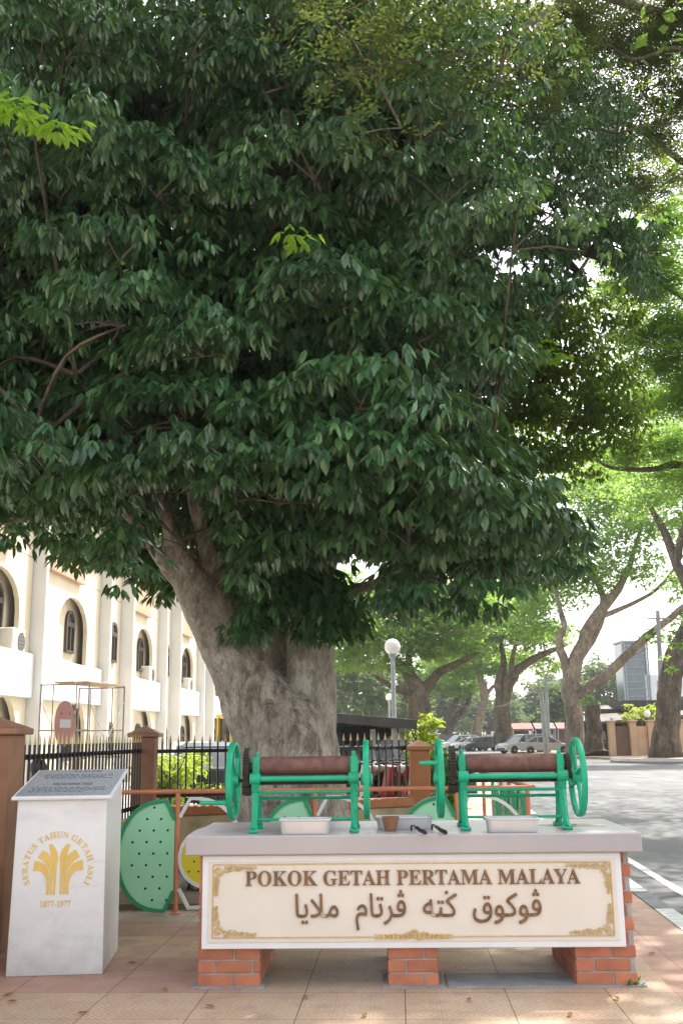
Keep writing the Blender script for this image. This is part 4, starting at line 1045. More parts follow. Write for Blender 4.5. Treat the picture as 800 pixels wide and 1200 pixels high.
fine_ = np.clip((proj(PP)[0]-470)/120, 0, 1)*np.clip((420-proj(PP)[1])/120, 0, 1); SC = SC*(1-.36*fine_)*np.interp(proj(PP)[1], [0, 260, 520], [.80, .92, 1.0])
keep_ = RNG.random(len(PP)) > .2*fine_; PP, AX, SC = PP[keep_], AX[keep_], SC[keep_]
NSH = len(PP)
PPa = np.concatenate([PP, ext]); AXa = np.concatenate([AX, ea]); SCa = np.concatenate([SC, np.full(len(ext), 1.05)])
B_, Dd, Nn, Ll, Ww = whorl_leaves(PPa, AXa, SCa, 7)
print('shoots', len(PPa), 'leaves', len(B_))
leaf_mesh('crown', B_-np.array(TB), Dd, Nn, Ll, Ww, leaf_rubber, RT)
# the far-right side: smaller leaves, backlit tone put into an olive leaf copy
OUT2 = [(560, 380), (600, 350), (640, 340), (690, 300), (720, 330), (755, 360), (745, 420), (770, 470), (765, 520), (735, 560), (690, 590), (650, 600), (590, 560), (520, 570), (470, 540), (480, 480), (520, 430)]
PP2 = []
for (px, py, Y, r) in [(620, 420, 13.5, .8), (690, 380, 13.8, .7), (720, 450, 14, .7), (660, 480, 13.6, .9), (600, 500, 14.2, .8), (700, 530, 13.8, .7), (560, 540, 14.4, .8), (640, 550, 13.8, .7), (740, 500, 14, .5), (520, 500, 14.5, .7), (730, 380, 13.8, .4), (660, 400, 13.2, .6), (620, 480, 13.0, .5), (580, 400, 13.6, .7), (560, 450, 13.8, .7), (540, 490, 13.8, .7), (600, 440, 13.2, .6), (680, 440, 13.3, .7), (710, 490, 13.5, .6), (650, 370, 13.8, .6), (610, 540, 13.4, .6)]:
    m_ = int(85*(r/.7)**2); d_ = rdir(m_); d_[:, 2] = np.abs(d_[:, 2])*.9-.3
    PP2.append(np.array(at(px, py, Y))+unit(d_)*r*RNG.uniform(.3, 1.05, m_)[:, None])
PP2 = np.concatenate(PP2); a_, b_ = proj(PP2); PP2 = PP2[inpoly(a_, b_, OUT2)]
q = whorl_leaves(PP2, unit(rdir(len(PP2))*.5+np.array([0, 0, .8])), RNG.uniform(.55, .8, len(PP2)), 6)
leaf_mesh('crown', q[0]-np.array(TB), *q[1:], leaf_rubber_backlit, RT)
yl = []
for (px, py, Y, n, sx, sy_) in [(22, 136, 6.75, 7, 30, 10), (72, 156, 6.8, 4, 16, 8), (630, 412, 11.4, 6, 22, 10), (650, 420, 11.5, 3, 10, 8), (345, 285, 7.3, 2, 14, 6), (560, 690, 13.5, 9, 22, 12), (545, 50, 12.5, 4, 30, 30), (250, 30, 9, 4, 60, 40)]:
    for _ in range(n): yl.append(at(px+rnd.uniform(-sx, sx), py+rnd.uniform(-sy_, sy_), Y+rnd.uniform(-.1, .1)))
yl = np.array([tuple(p) for p in yl]); q = whorl_leaves(yl, unit(np.tile([0, -.3, .8], (len(yl), 1))), np.full(len(yl), .8), 6, (.2, .8))
leaf_mesh('young_leaves', q[0]-np.array(TB), *q[1:], leaf_lime, RT)
# twigs: from the limbs into the lobes
tw = MB()
LP = [Vector(p) for pts, _ in CANOPY_LIMBS for p in spline([tuple(q) for q in pts], 4)]
for c_, r in lobes:
    v = Vector(c_); a_ = proj(np.array([c_]))
    if not inpoly(a_[0], a_[1], OUT)[0]: continue
    b0 = min(LP, key=lambda q_: (q_-v).length)
    if (b0-v).length > 3.5: continue
    mid = (b0+v)/2+Vector((rnd.uniform(-.2, .2), rnd.uniform(-.2, .2), rnd.uniform(-.05, .3)))
    p, rr_ = jitter_path([tuple(tl(b0)), tuple(tl(mid)), tuple(tl(v))], [.03, .02, .01], 4, 1.2, rnd.random()*9); tw.tube(p, rr_, 5)
    for _ in range(3):
        e_ = v+Vector((rnd.gauss(0, 1), rnd.gauss(0, 1), abs(rnd.gauss(0, .8)))).normalized()*r*.8
        tw.tube([tl(v), tl((v+e_)/2+Vector((0, 0, .04))), tl(e_)], [.011, .008, .004], 4)
tw.build('twigs', bark_rain, RT, fix=False)

# ------------------------------------------------------------------ rain trees along the street
def lobe_leaves(lobs, n, size, flat=True, out=None, up=.6, wr=(.35, .6)):
    """leaf-sized faces spread through flattened lobes [(centre, radius xyz)]"""
    vol = np.array([r[0]*r[1]*r[2]**.5 for _, r in lobs]); cnt = np.maximum(8, (vol/vol.sum()*n).astype(int))
    P = []
    for (c_, r), k in zip(lobs, cnt):
        # clumps inside the lobe so that sky shows between them
        nc = max(3, k//26); cc = rdir(nc)*(RNG.random(nc)**.4)[:, None]
        i = RNG.integers(0, nc, k); p = cc[i]+RNG.normal(size=(k, 3))*np.array([.17, .17, .12])
        P.append(np.array(c_)+p*np.array(r))
    P = np.concatenate(P)
    if out is not None:
        a, b = proj(P); P = P[inpoly(a, b, out)]
    m_ = len(P); az = RNG.uniform(0, 2*PI, m_); dr = RNG.normal(-.2, .45, m_)
    D = np.stack([np.cos(az)*np.cos(dr), np.sin(az)*np.cos(dr), np.sin(dr)], 1)
    N = rdir(m_)*.7+np.array([0, 0, 1.0]); N = unit(N-(N*D).sum(1)[:, None]*D)
    L = size*RNG.uniform(.6, 1.4, m_)
    return P, D, N, L, L*RNG.uniform(*wr, m_)
def street_tree(name, lab, base, limbs, lobs, n, size, lm, bm_, group='rain trees along the street', cat='tree', sprigs=None):
    e = empty(name, base, lab, cat, 0, group); m_ = MB()
    for i, (pts, rad) in enumerate(limbs): limb(m_, pts, rad, 10, 5, .3, i*2.3+base.x, base)
    roughen(m_, .06*rnd.uniform(.8, 1.2), 1.3)
    m_.build('trunk', bm_, e, True, fix=False)
    P, D, N, L, W_ = lobe_leaves(lobs, n, size)
    leaf_mesh('crown', P-np.array(base), D, N, L, W_, lm, e, simple=True)
    return e
def LB(px, py, Y, rpx, rz=.5, dy=None):
    """a lobe centred on a photo point at depth Y, rpx wide in photo pixels there"""
    r = rpx/F*Y; return (np.array(at(px, py, Y)), (r, (dy or r), r*rz*1.3))
def base_at(px, Y): p = at(px, 870, Y); return Vector((p.x, Y, ROAD_Z if p.x > 3 else -.06))
def rp(w_, Y): return w_/F*Y/2
# T1: the large forked tree behind the parked cars
Y = 76; b = base_at(672, Y); b.z = .0
street_tree('rain_tree', 'large forked rain tree with reddish grey limbs, right behind the parked silver cars', b, [
    ([b-Vector((0, 0, .2)), at(672, 840, Y), at(668, 800, Y), at(676, 770, Y), at(696, 725, Y), at(724, 690, Y), at(738, 660, Y-1), at(752, 610, Y-2)], [rp(.82*30, Y), rp(.82*25, Y), rp(.82*24, Y), rp(.82*20, Y), rp(.82*17, Y), rp(.82*12, Y), rp(.82*8, Y), rp(.82*4, Y)]),
    ([at(668, 805, Y), at(662, 780, Y), at(654, 752, Y), at(660, 735, Y), at(652, 700, Y+1), at(640, 660, Y+2)], [rp(.82*17, Y), rp(.82*14, Y), rp(.82*11, Y), rp(.82*9, Y), rp(.82*6, Y), rp(.82*3, Y)]),
    ([at(674, 822, Y), at(690, 806, Y-.5), at(715, 786, Y-1), at(745, 757, Y-2), at(780, 728, Y-3), at(815, 700, Y-4)], [rp(.82*15, Y), rp(.82*15, Y), rp(.82*14, Y), rp(.82*12, Y), rp(.82*10, Y), rp(.82*8, Y)]),
    ([at(678, 770, Y), at(700, 735, Y+1), at(706, 700, Y+2), at(690, 660, Y+3), at(690, 610, Y+3)], [rp(.82*14, Y), rp(.82*12, Y), rp(.82*10, Y), rp(.82*6, Y), rp(.82*3, Y)]),
    ([at(696, 725, Y), at(730, 712, Y), at(770, 690, Y-1), at(800, 650, Y-2)], [rp(.82*9, Y), rp(.82*7, Y), rp(.82*5, Y), rp(.82*3, Y)])],
    [LB(x, y, Y+d, r, z) for x, y, d, r, z in [(690, 680, 2, 45, .35), (640, 700, 3, 45, .35), (735, 660, -2, 45, .35), (700, 640, 0, 50, .3), (760, 620, -3, 50, .35), (650, 660, 4, 50, .3), (720, 600, 2, 60, .3), (780, 680, -2, 30, .3), (620, 730, 3, 40, .4), (690, 570, 3, 60, .35), (790, 570, -4, 50, .4), (740, 540, 0, 60, .35), (645, 740, 4, 26, .4), (770, 745, -3, 22, .3), (800, 725, -3, 25, .3)]],
    24000, .36, leaf_rain, bark_grey)
# T3: the tree standing in the kerbed bed on the right
Y = 60; b = base_at(784, Y); b.z = .02
street_tree('rain_tree', 'leaning rain tree with ferns on its trunk in the kerbed bed at the right edge', b, [
    ([b-Vector((0, 0, .2)), at(780, 868, Y), at(781, 830, Y), at(785, 795, Y), at(795, 762, Y), at(812, 725, Y), at(806, 690, Y), at(790, 655, Y), at(776, 620, Y), at(762, 595, Y)], [rp(46, Y), rp(33, Y), rp(28, Y), rp(27, Y), rp(24, Y), rp(17, Y), rp(14, Y), rp(12, Y), rp(9, Y), rp(5, Y)]),
    ([at(800, 750, Y), at(825, 700, Y-1), at(850, 620, Y-2)], [rp(22, Y), rp(16, Y), rp(10, Y)]),
    ([at(792, 660, Y), at(800, 620, Y-1), at(820, 560, Y-2)], [rp(10, Y), rp(8, Y), rp(5, Y)])],
    [LB(x, y, Y+d, r, z) for x, y, d, r, z in [(782, 755, -2, 14, .9), (778, 780, -1.5, 11, 1.0), (800, 735, -2, 16, .6), (780, 560, 0, 60, .35), (830, 600, -1, 60, .4), (790, 500, 0, 60, .4), (750, 590, 2, 40, .3), (850, 520, 0, 70, .4), (800, 700, -1, 22, .3)]],
    13000, .29, leaf_rain, bark_rain)
# T4 .. T7: darker trees further down the street
for (lab, px, Y, limbs, lob, n, sz, lm, bk) in [
    ('dark curved rain tree behind the man and the silver car', 590, 96, [
        ([(590, 875, 0), (589, 850, 0), (588, 822, 0), (596, 800, 0), (612, 780, 0), (640, 765, 0), (665, 755, 1)], [26, 20, 18, 16, 10, 7, 3]), ([(588, 822, 0), (584, 800, 0), (590, 780, 1), (586, 750, 2)], [13, 11, 8, 4]), ([(600, 798, 0), (600, 770, -1), (610, 740, -2)], [8, 6, 3])],
        [(590, 730, 0, 45, .4), (550, 755, 2, 40, .35), (630, 745, 0, 40, .35), (600, 700, 0, 50, .35), (560, 710, 3, 40, .35), (640, 780, 2, 22, .4), (530, 770, 0, 25, .4), (610, 770, 4, 25, .3)], 20000, .40, leaf_rain, bark_rain),
    ('slim rain tree trunk left of the dark curved one, behind the white cars', 558, 118, [
        ([(556, 872, 0), (559, 850, 0), (566, 826, 0), (566, 806, 0), (562, 790, 0), (565, 760, 0)], [16, 11, 9, 9, 7, 3]), ([(566, 820, 0), (576, 806, 0), (590, 796, 0)], [6, 4, 2])],
        [(560, 770, 0, 45, .35), (530, 785, 2, 35, .4), (590, 780, 0, 35, .35), (555, 740, 2, 45, .35)], 11000, .48, leaf_rain, bark_grey),
    ('leaning pair of thin rain tree trunks far down the street', 524, 130, [
        ([(523, 870, 0), (529, 848, 0), (546, 828, 0), (552, 805, 0)], [13, 9, 7, 3]), ([(526, 855, 0), (527, 835, 0), (538, 812, 0), (536, 790, 0)], [8, 7, 5, 2])],
        [(535, 800, 0, 32, .4), (510, 800, 2, 30, .4), (550, 780, 0, 30, .4), (520, 770, 1, 35, .4)], 9000, .52, leaf_rain, bark_rain),
    ('broad dark rain tree behind the lamp post and shed roof', 489, 66, [
        ([(490, 872, 0), (490, 848, 0), (488, 822, 0), (484, 800, 0), (472, 782, 0), (455, 768, 0)], [34, 27, 25, 19, 11, 4]), ([(489, 826, 0), (500, 806, 0), (515, 788, 0), (540, 775, -1), (560, 765, -2)], [16, 13, 10, 7, 3]), ([(486, 805, 0), (478, 775, 1), (486, 740, 2)], [12, 9, 4]), ([(488, 815, 0), (462, 806, -1), (436, 790, -2)], [9, 7, 3])],
        [(470, 740, 0, 55, .4), (430, 745, -1, 45, .4), (520, 735, 0, 50, .4), (480, 700, 1, 60, .35), (420, 710, 2, 40, .4), (545, 705, 0, 45, .4), (455, 780, 0, 30, .3), (410, 775, -1, 25, .4), (540, 760, -2, 25, .3), (510, 765, 1, 30, .3), (400, 690, 3, 40, .4)], 28000, .33, leaf_rain, bark_rain)]:
    b = base_at(px, Y)
    street_tree('rain_tree', lab, b, [([at(x, y, Y+d) for x, y, d in p], [rp(q, Y) for q in r]) for p, r in limbs], [LB(x, y, Y+d, r, z) for x, y, d, r, z in lob], n, sz, lm, bk)
# dark stump beside the large forked tree
Y = 73; b = base_at(697, Y); b.z = .02; m_ = MB()
limb(m_, [b-Vector((0, 0, .1)), at(696, 875, Y), at(695, 850, Y), at(693, 826, Y)], [rp(38, Y), rp(22, Y), rp(18, Y), rp(17, Y)], 12, 5, .2, 5, b); roughen(m_, .12, 1.6)
e = empty('tree_stump', b, 'dark topped tree stump sprouting a few leaves beside the forked rain tree', 'stump'); m_.build('trunk', bark_rain, e, True)
P, D, N, L, W_ = lobe_leaves([LB(692, 822, Y, 9, .7)], 60, .35); leaf_mesh('sprouts', P-np.array(b), D, N, L, W_, leaf_rain, e, simple=True)
# far hazy trees closing the street
def far_tree(px, Y, wpx, top, bot, lab, n, lm=leaf_far):
    b = base_at(px, Y); e = empty('street_tree', b, lab, 'tree', 0, 'far trees at the end of the street'); m_ = MB()
    limb(m_, [b, at(px+1, (top+bot)/2+20, Y), at(px-2, (top+bot)/2-10, Y)], [rp(wpx*.1, Y), rp(wpx*.07, Y), rp(wpx*.03, Y)], 8, 4, .3, px, b); m_.build('trunk', bark_rain, e, True)
    lob = [LB(px+rnd.uniform(-.36, .36)*wpx, top+(bot-top)*rnd.uniform(.12, .9), Y+rnd.uniform(-4, 4), wpx*rnd.uniform(.16, .26), .7) for _ in range(16)]
    P, D, N, L, W_ = lobe_leaves(lob, n, Y*.0045); leaf_mesh('crown', P-np.array(b), D, N, L, W_, lm, e, simple=True)
for (px, Y, w_, t, bo, lab) in [(415, 120, 90, 735, 850, 'far hazy tree just right of the thick trunk, above the shed'), (468, 165, 100, 780, 862, 'far hazy tree behind the second lamp'), (520, 215, 90, 790, 866, 'far pale tree in the middle of the street end'),
                               (572, 230, 90, 785, 866, 'far pale tree behind the slim trunks'), (628, 240, 90, 790, 862, 'far bluish tree behind the leaning poles'), (700, 200, 110, 760, 850, 'far bluish tree left of the glass tower'),
                               (378, 140, 80, 760, 860, 'far tree half hidden behind the thick trunk'), (655, 150, 60, 800, 855, 'far low tree behind the forked rain tree')]:
    far_tree(px, Y, w_, t, bo, lab, 9000)

# the nearer rain tree across the road, only its boughs reach into view
b = Vector((12.6, 17.5, -.06)); limbs_n = []
YN = 13
def bough(pts, r0): limbs_n.append(([at(x, y, Y_) for x, y, Y_ in pts], [r0*(1-.85*i/(len(pts)-1)) for i in range(len(pts))]))
top = Vector((10.5, 16.5, 5.5))
limbs_n.append(([b, b+Vector((-.3, 0, 2)), top], [.75, .6, .5]))
def bough2(pts, r0): limbs_n.append(([top]+[at(*p) for p in pts], [.32]+[r0*(1-.85*i/(len(pts)-1)) for i in range(len(pts))]))
bough2([(900, 60, 14), (780, 20, 13), (690, -10, 11), (640, 18, 10), (575, 52, 9), (500, 70, 8.2), (430, 80, 7.6)], .10)
bough2([(900, 240, 16), (800, 190, 15), (745, 150, 14.5), (690, 130, 14), (640, 100, 13.5)], .07)
bough2([(900, 420, 20), (800, 350, 20), (755, 320, 20), (720, 290, 20)], .07)
bough2([(920, 560, 24), (800, 545, 24), (765, 550, 24), (715, 548, 24), (690, 530, 24)], .12)
bough2([(900, -80, 13), (760, -150, 12), (620, -180, 11), (480, -160, 10)], .12)
bough2([(860, 130, 13), (800, 60, 12.6), (740, 70, 12.4), (700, 40, 12)], .06)
e = empty('rain_tree', b, 'feathery rain tree beyond the right edge whose fine boughs reach over the top right corner', 'tree', 0, 'rain trees along the street'); m_ = MB()
for i, (p, r) in enumerate(limbs_n): limb(m_, p, r, 9, 5, .3, i*1.7, b)
BP = [Vector(p[:3]) for pts, _ in limbs_n for p in spline([tuple(q) for q in pts], 5)]
NL = [(700, 40, 12.5, 55, 1), (760, 60, 13, 60, 1), (660, 90, 13.5, 45, 1), (720, 130, 13.5, 50, .9), (770, 160, 14, 45, .9), (690, 190, 13.5, 40, .9), (640, 30, 12, 40, .6), (740, 220, 14, 32, .9), (780, 20, 13, 60, 1), (800, 110, 13, 50, 1),
      (780, 260, 20, 40, .5), (760, 330, 20, 45, .8), (790, 380, 20, 50, .9), (775, 420, 20, 45, .9), (800, 460, 21, 50, .9), (760, 470, 22, 30, .8), (740, 390, 20, 25, .8), (780, 520, 24, 40, .7), (730, 530, 24, 30, .7), (800, 560, 24, 40, .5), (715, 340, 20, 24, .6), (770, 300, 20, 30, .5),
      (440, 30, 7.2, 120, .16), (400, 95, 7.0, 70, .12), (500, 70, 7.4, 110, .17), (560, 60, 8.0, 80, .22), (470, 150, 7.2, 80, .05), (530, 0, 7.8, 110, .22), (600, 20, 9.0, 70, .4), (390, 20, 7.0, 90, .12), (640, 70, 10, 60, .4), (680, 20, 10.5, 60, .5), (620, 120, 9.5, 50, .2), (735, 170, 15, 40, .5), (760, 230, 16, 45, .5), (720, 290, 19, 40, .45), (785, 200, 16, 40, .5), (745, 300, 20, 40, .5),
      (620, -80, 11, 90, .8), (480, -90, 10, 90, .8), (760, -80, 12, 90, .8), (850, 0, 13, 90, .9), (880, 200, 15, 90, 1), (870, 420, 20, 90, 1)]
SHADE = [(8, 14, 11.5, 3.0), (11, 20, 12, 3.6), (13, 27, 12, 4), (8.5, 24, 13, 3.2), (15, 15, 11, 4), (12, 9, 10.5, 3.2), (7.5, 8.5, 10.5, 2.6), (17, 22, 11, 4), (16, 33, 12, 4), (9.5, 30, 12.3, 3.4), (10, 37, 12.8, 3.6), (11.5, 44, 13, 4), (8.2, 19, 12, 2.6), (6.4, 11.4, 10.8, 2.4), (7.6, 13.5, 12, 2.6), (5.6, 9.6, 10.4, 1.8)]  # crown lobes added, mostly out of view, to shade the road and pavement
P_, D_, N_, L_, W_ = lobe_leaves([(c[:3], (c[3], c[3], 1.1)) for c in SHADE], 31000, .2)
FR = []; FD = []; FN = []; FL = []; FW = []; fr_tw = MB()
for (px, py, Y, rpx, dens) in NL:
    c_ = np.array(at(px, py, Y)); r = rpx/F*Y; nf = int((150 if px > 600 and Y < 18 else 240 if px > 600 else 110)*dens*(r/.5)**1.6*(1.0 if Y < 18 else .55)); nf = min(nf, 1500)
    p = c_+rdir(nf)*(RNG.random(nf)**.45*r)[:, None]*np.array([1, 1, .6])
    az = RNG.uniform(0, 2*PI, nf); el = RNG.normal(-.25, .3, nf)
    d_ = np.stack([np.cos(az)*np.cos(el), np.sin(az)*np.cos(el), np.sin(el)], 1); U = unit(np.tile([0, 0, 1.0], (nf, 1))+rdir(nf)*.3); s_ = unit(np.cross(d_, U))
    big = 1.0 if Y < 18 else 1.6
    for k in range(5):
        for sg in (-1, 1):
            for h in (0, 1):
                FR.append(p+d_*(.05*k*big+.02)+s_*(sg*.055*h*big)+RNG.normal(size=(nf, 3))*.008); FD.append(unit(d_*.45+s_*sg+RNG.normal(size=(nf, 3))*.25)); FN.append(U); FL.append(np.full(nf, .062*big)); FW.append(np.full(nf, .026*big))
    cv = Vector(c_); nb = min(BP, key=lambda q_: (q_-cv).length)
    if (nb-cv).length < 3: m_.tube([nb-b, (nb+cv)/2-b+Vector((0, 0, .05)), cv-b], [.02, .014, .008], 5)
    for i in range(0, nf, 9):
        q0 = Vector(c_); m_.tube([q0-b, (q0+Vector(p[i]))/2-b+Vector((0, 0, .03*r)), Vector(p[i])-b], [.008, .006, .003], 3, cap=False)
m_.build('trunk', bark_rain, e, True, fix=False); 0
FD = np.concatenate(FD); FN = np.concatenate(FN); FN = unit(FN-(FN*FD).sum(1)[:, None]*FD)
FR, FL, FW = np.concatenate(FR), np.concatenate(FL), np.concatenate(FW); far_ = FL > .08
for k_, lm_ in ((far_, leaf_rain), (~far_, leaf_fine)): leaf_mesh('crown', FR[k_]-np.array(b), FD[k_], FN[k_], FL[k_], FW[k_], lm_, e, simple=True)
leaf_mesh('crown', P_-np.array(b), D_, N_, L_, W_, leaf_rain, e, simple=True)  # the added canopy that shades the road
print('fine leaves', len(FD))

# ------------------------------------------------------------------ lamp posts
lamp_grey = mat('grey_lamp_post_paint', (.33, .36, .38), (.26, .28, .3), 8, .45)
globe_m = mat('opal_globe', (.82, .82, .8), (.76, .76, .74), 4, .25)
def lamp(px, pyg, Y, rg, lab):
    p = at(px, pyg, Y); z0 = -.06; e = empty('street_lamp', (p.x, Y, z0), lab, 'street lamp', 0, 'globe street lamps beyond the fence')
    m_ = MB(); h = p.z-z0
    m_.lathe([(.16, 0), (.16, .05), (.09, .08), (.075, .7), (.06, .75), (.05, h-rg-.1), (.09, h-rg-.05), (.1, h-rg+.02)], n=14); m_.build('pole', lamp_grey, e, True)
    g_ = MB(); g_.sphere((0, 0, h), rg, 20, 12); g_.build('globe', globe_m, e, True)
lamp(459.5, 758, 25, .195, 'tall grey street lamp with large white globe above the shed roof')
lamp(455.5, 817, 56, .19, 'distant street lamp with small white globe just left of the taller lamp')

# ------------------------------------------------------------------ motorcycle shed behind the fence, motorcycles
shed_dark = mat('dark_shed_sheet', (.075, .07, .065), (.05, .047, .045), 3, .6, .1)
SY = 19.0
a0, a1 = at(330, 832, SY), at(484, 845, SY)
SH = empty('motorcycle_shed', ((a0.x+a1.x)/2, SY+1.2, -.06), 'low dark roofed motorcycle shed on grey steel posts behind the fence', 'shed'); sb_ = Vector(((a0.x+a1.x)/2, SY+1.2, -.06))
m_ = MB(); d_ = (a1-a0); n_ = 40
vs_ = []; 
for i in range(n_+1):
    p = a0+d_*i/n_-sb_; zz = .012*math.cos(i*PI)
    vs_ += [(p.x, p.y-.05, p.z+zz), (p.x, p.y+3.0, p.z-.10+zz), (p.x, p.y+3.0, p.z-.14+zz), (p.x, p.y-.05, p.z-.06+zz)]
m_.add(vs_, [(4*i+k, 4*i+4+k, 4*i+4+(k+1) % 4, 4*i+(k+1) % 4) for i in range(n_) for k in range(4)]); m_.build('roof', shed_dark, SH)
m_ = MB(); p, q = a0-sb_, a1-sb_
ang = math.atan2(q.z-p.z, q.x-p.x); m_.box(((p.x+q.x)/2, -1.31, (p.z+q.z)/2-.06), ((q-p).length+.1, .05, .17), .004, Matrix.Translation((0, 0, 0))); 
m_.v = [(x, y, z+(x-(p.x+q.x)/2)*math.tan(ang)) for x, y, z in m_.v]; m_.build('fascia', shed_dark, SH)
for px in (462, 471, 440):
    p = at(px, 850, SY+.3)-sb_; m_ = MB(); m_.box((p.x, -.8 if px != 440 else 1.2, p.z/2-.02), (.11, .11, p.z-.06), .006); m_.build('post', steel, SH)
paint_cols = {}
def paint(name, c, rough=.25): return mat(name, c, tuple(x*.9 for x in c), 3, rough)
bike_red, bike_black, bike_white, bike_blue = paint('red_bike_fairing', (.25, .02, .02)), paint('black_bike_fairing', (.02, .02, .022)), paint('white_bike_fairing', (.6, .6, .62)), paint('blue_bike_fairing', (.04, .07, .2))
def wheel_shape(r, w_, mt, parent, loc, axis='y', nm_='wheel', rimf=.66):
    t = MB(); ro = [(r*rimf, -w_/2), (r*.96, -w_/2), (r, -w_*.3), (r, w_*.3), (r*.96, w_/2), (r*rimf, w_/2)]
    t.lathe(ro, loc, 24, axis); wh = t.build(nm_, tyre_m, parent)
    q = MB(); q.lathe([(r*.1, -w_*.52), (r*rimf, -w_*.42), (r*rimf, w_*.42), (r*.1, w_*.52)], loc, 16, axis); q.build('rim', mt, wh); return wh
def motorbike(loc, rz, m_f, lab):
    e = empty('motorcycle', loc, lab, 'motorcycle', rz, 'motorcycles parked in the shed')
    for x in (-.62, .62): wheel_shape(.29, .085, chrome, e, (x, 0, .29))
    b_ = MB(); b_.prism([(-.85, .72), (-.5, .5), (-.25, .33), (.2, .33), (.28, .6), (.1, .66), (-.2, .7), (-.45, .8)], -.11, .11); b_.prism([(.2, .33), (.42, .62), (.48, .98), (.38, 1.0), (.28, .66)], -.19, .19); b_.build('fairing', m_f, e)
    s_ = MB(); s_.prism([(-.8, .78), (-.4, .80), (.02, .72), (.08, .78), (-.35, .86), (-.8, .86)], -.13, .13); s_.build('seat', black_paint, e)
    k_ = MB()
    for y in (-.07, .07): k_.tube([(.62, y, .29), (.46, y, .85)], .022, 8); k_.tube([(-.62, y*1.4, .29), (-.5, y*1.4, .68)], .02, 8)
    k_.box((-.05, 0, .3), (.45, .26, .22), .03); k_.tube([(-.1, -.13, .2), (-.8, -.15, .3)], .04, 8); k_.build('frame', dark_iron, e)
    h_ = MB(); h_.tube([(.33, -.34, 1.02), (.42, -.18, 1.04), (.45, 0, 1.0), (.42, .18, 1.04), (.33, .34, 1.02)], .016, 8)
    for y in (-.25, .25): h_.tube([(.4, y, 1.03), (.36, y*1.2, 1.2)], .007, 6); h_.sphere((.36, y*1.22, 1.24), .055, 10, 6, (.35, 1.1, .75))
    h_.build('handlebar', black_paint, e)
    l_ = MB(); l_.sphere((.5, 0, .95), .068, 14, 8, (.6, 1.1, .9)); l_.build('headlight', lens_m, e, True)
    mg = MB(); mg.prism([(.35, .585), (.62, .66), (.9, .5), (.88, .47), (.62, .61), (.36, .55)], -.06, .06); mg.build('mudguard', m_f, e)
    c_ = MB(); c_.box((-.78, 0, .76), (.06, .1, .05), .01); c_.build('tail_light', red_lens, e)
for px, Y, rz, m_, lab in [(404, 15.5, -.5, bike_white, 'white fairing motorcycle half behind the thick trunk under the shed'), (424, 15.7, -2.3, bike_black, 'black motorcycle nearest the right side of the thick trunk under the shed'), (443, 15.4, -.9, bike_red, 'red motorcycle between dark ones behind the right iron fence'),
        (460, 15.8, -2.0, bike_black, 'black motorcycle close to the grey shed post and orange pillar'), (414, 17.0, -1.2, bike_black, 'black motorcycle in the back row near the trunk under the shed'), (436, 17.2, -1.9, bike_blue, 'blue motorcycle in the back row under the shed'), (455, 17.4, -.8, bike_black, 'black motorcycle in the back row near the shed post')]:
    p = at(px, 900, Y); motorbike((p.x, Y, .1), rz, m_, lab)

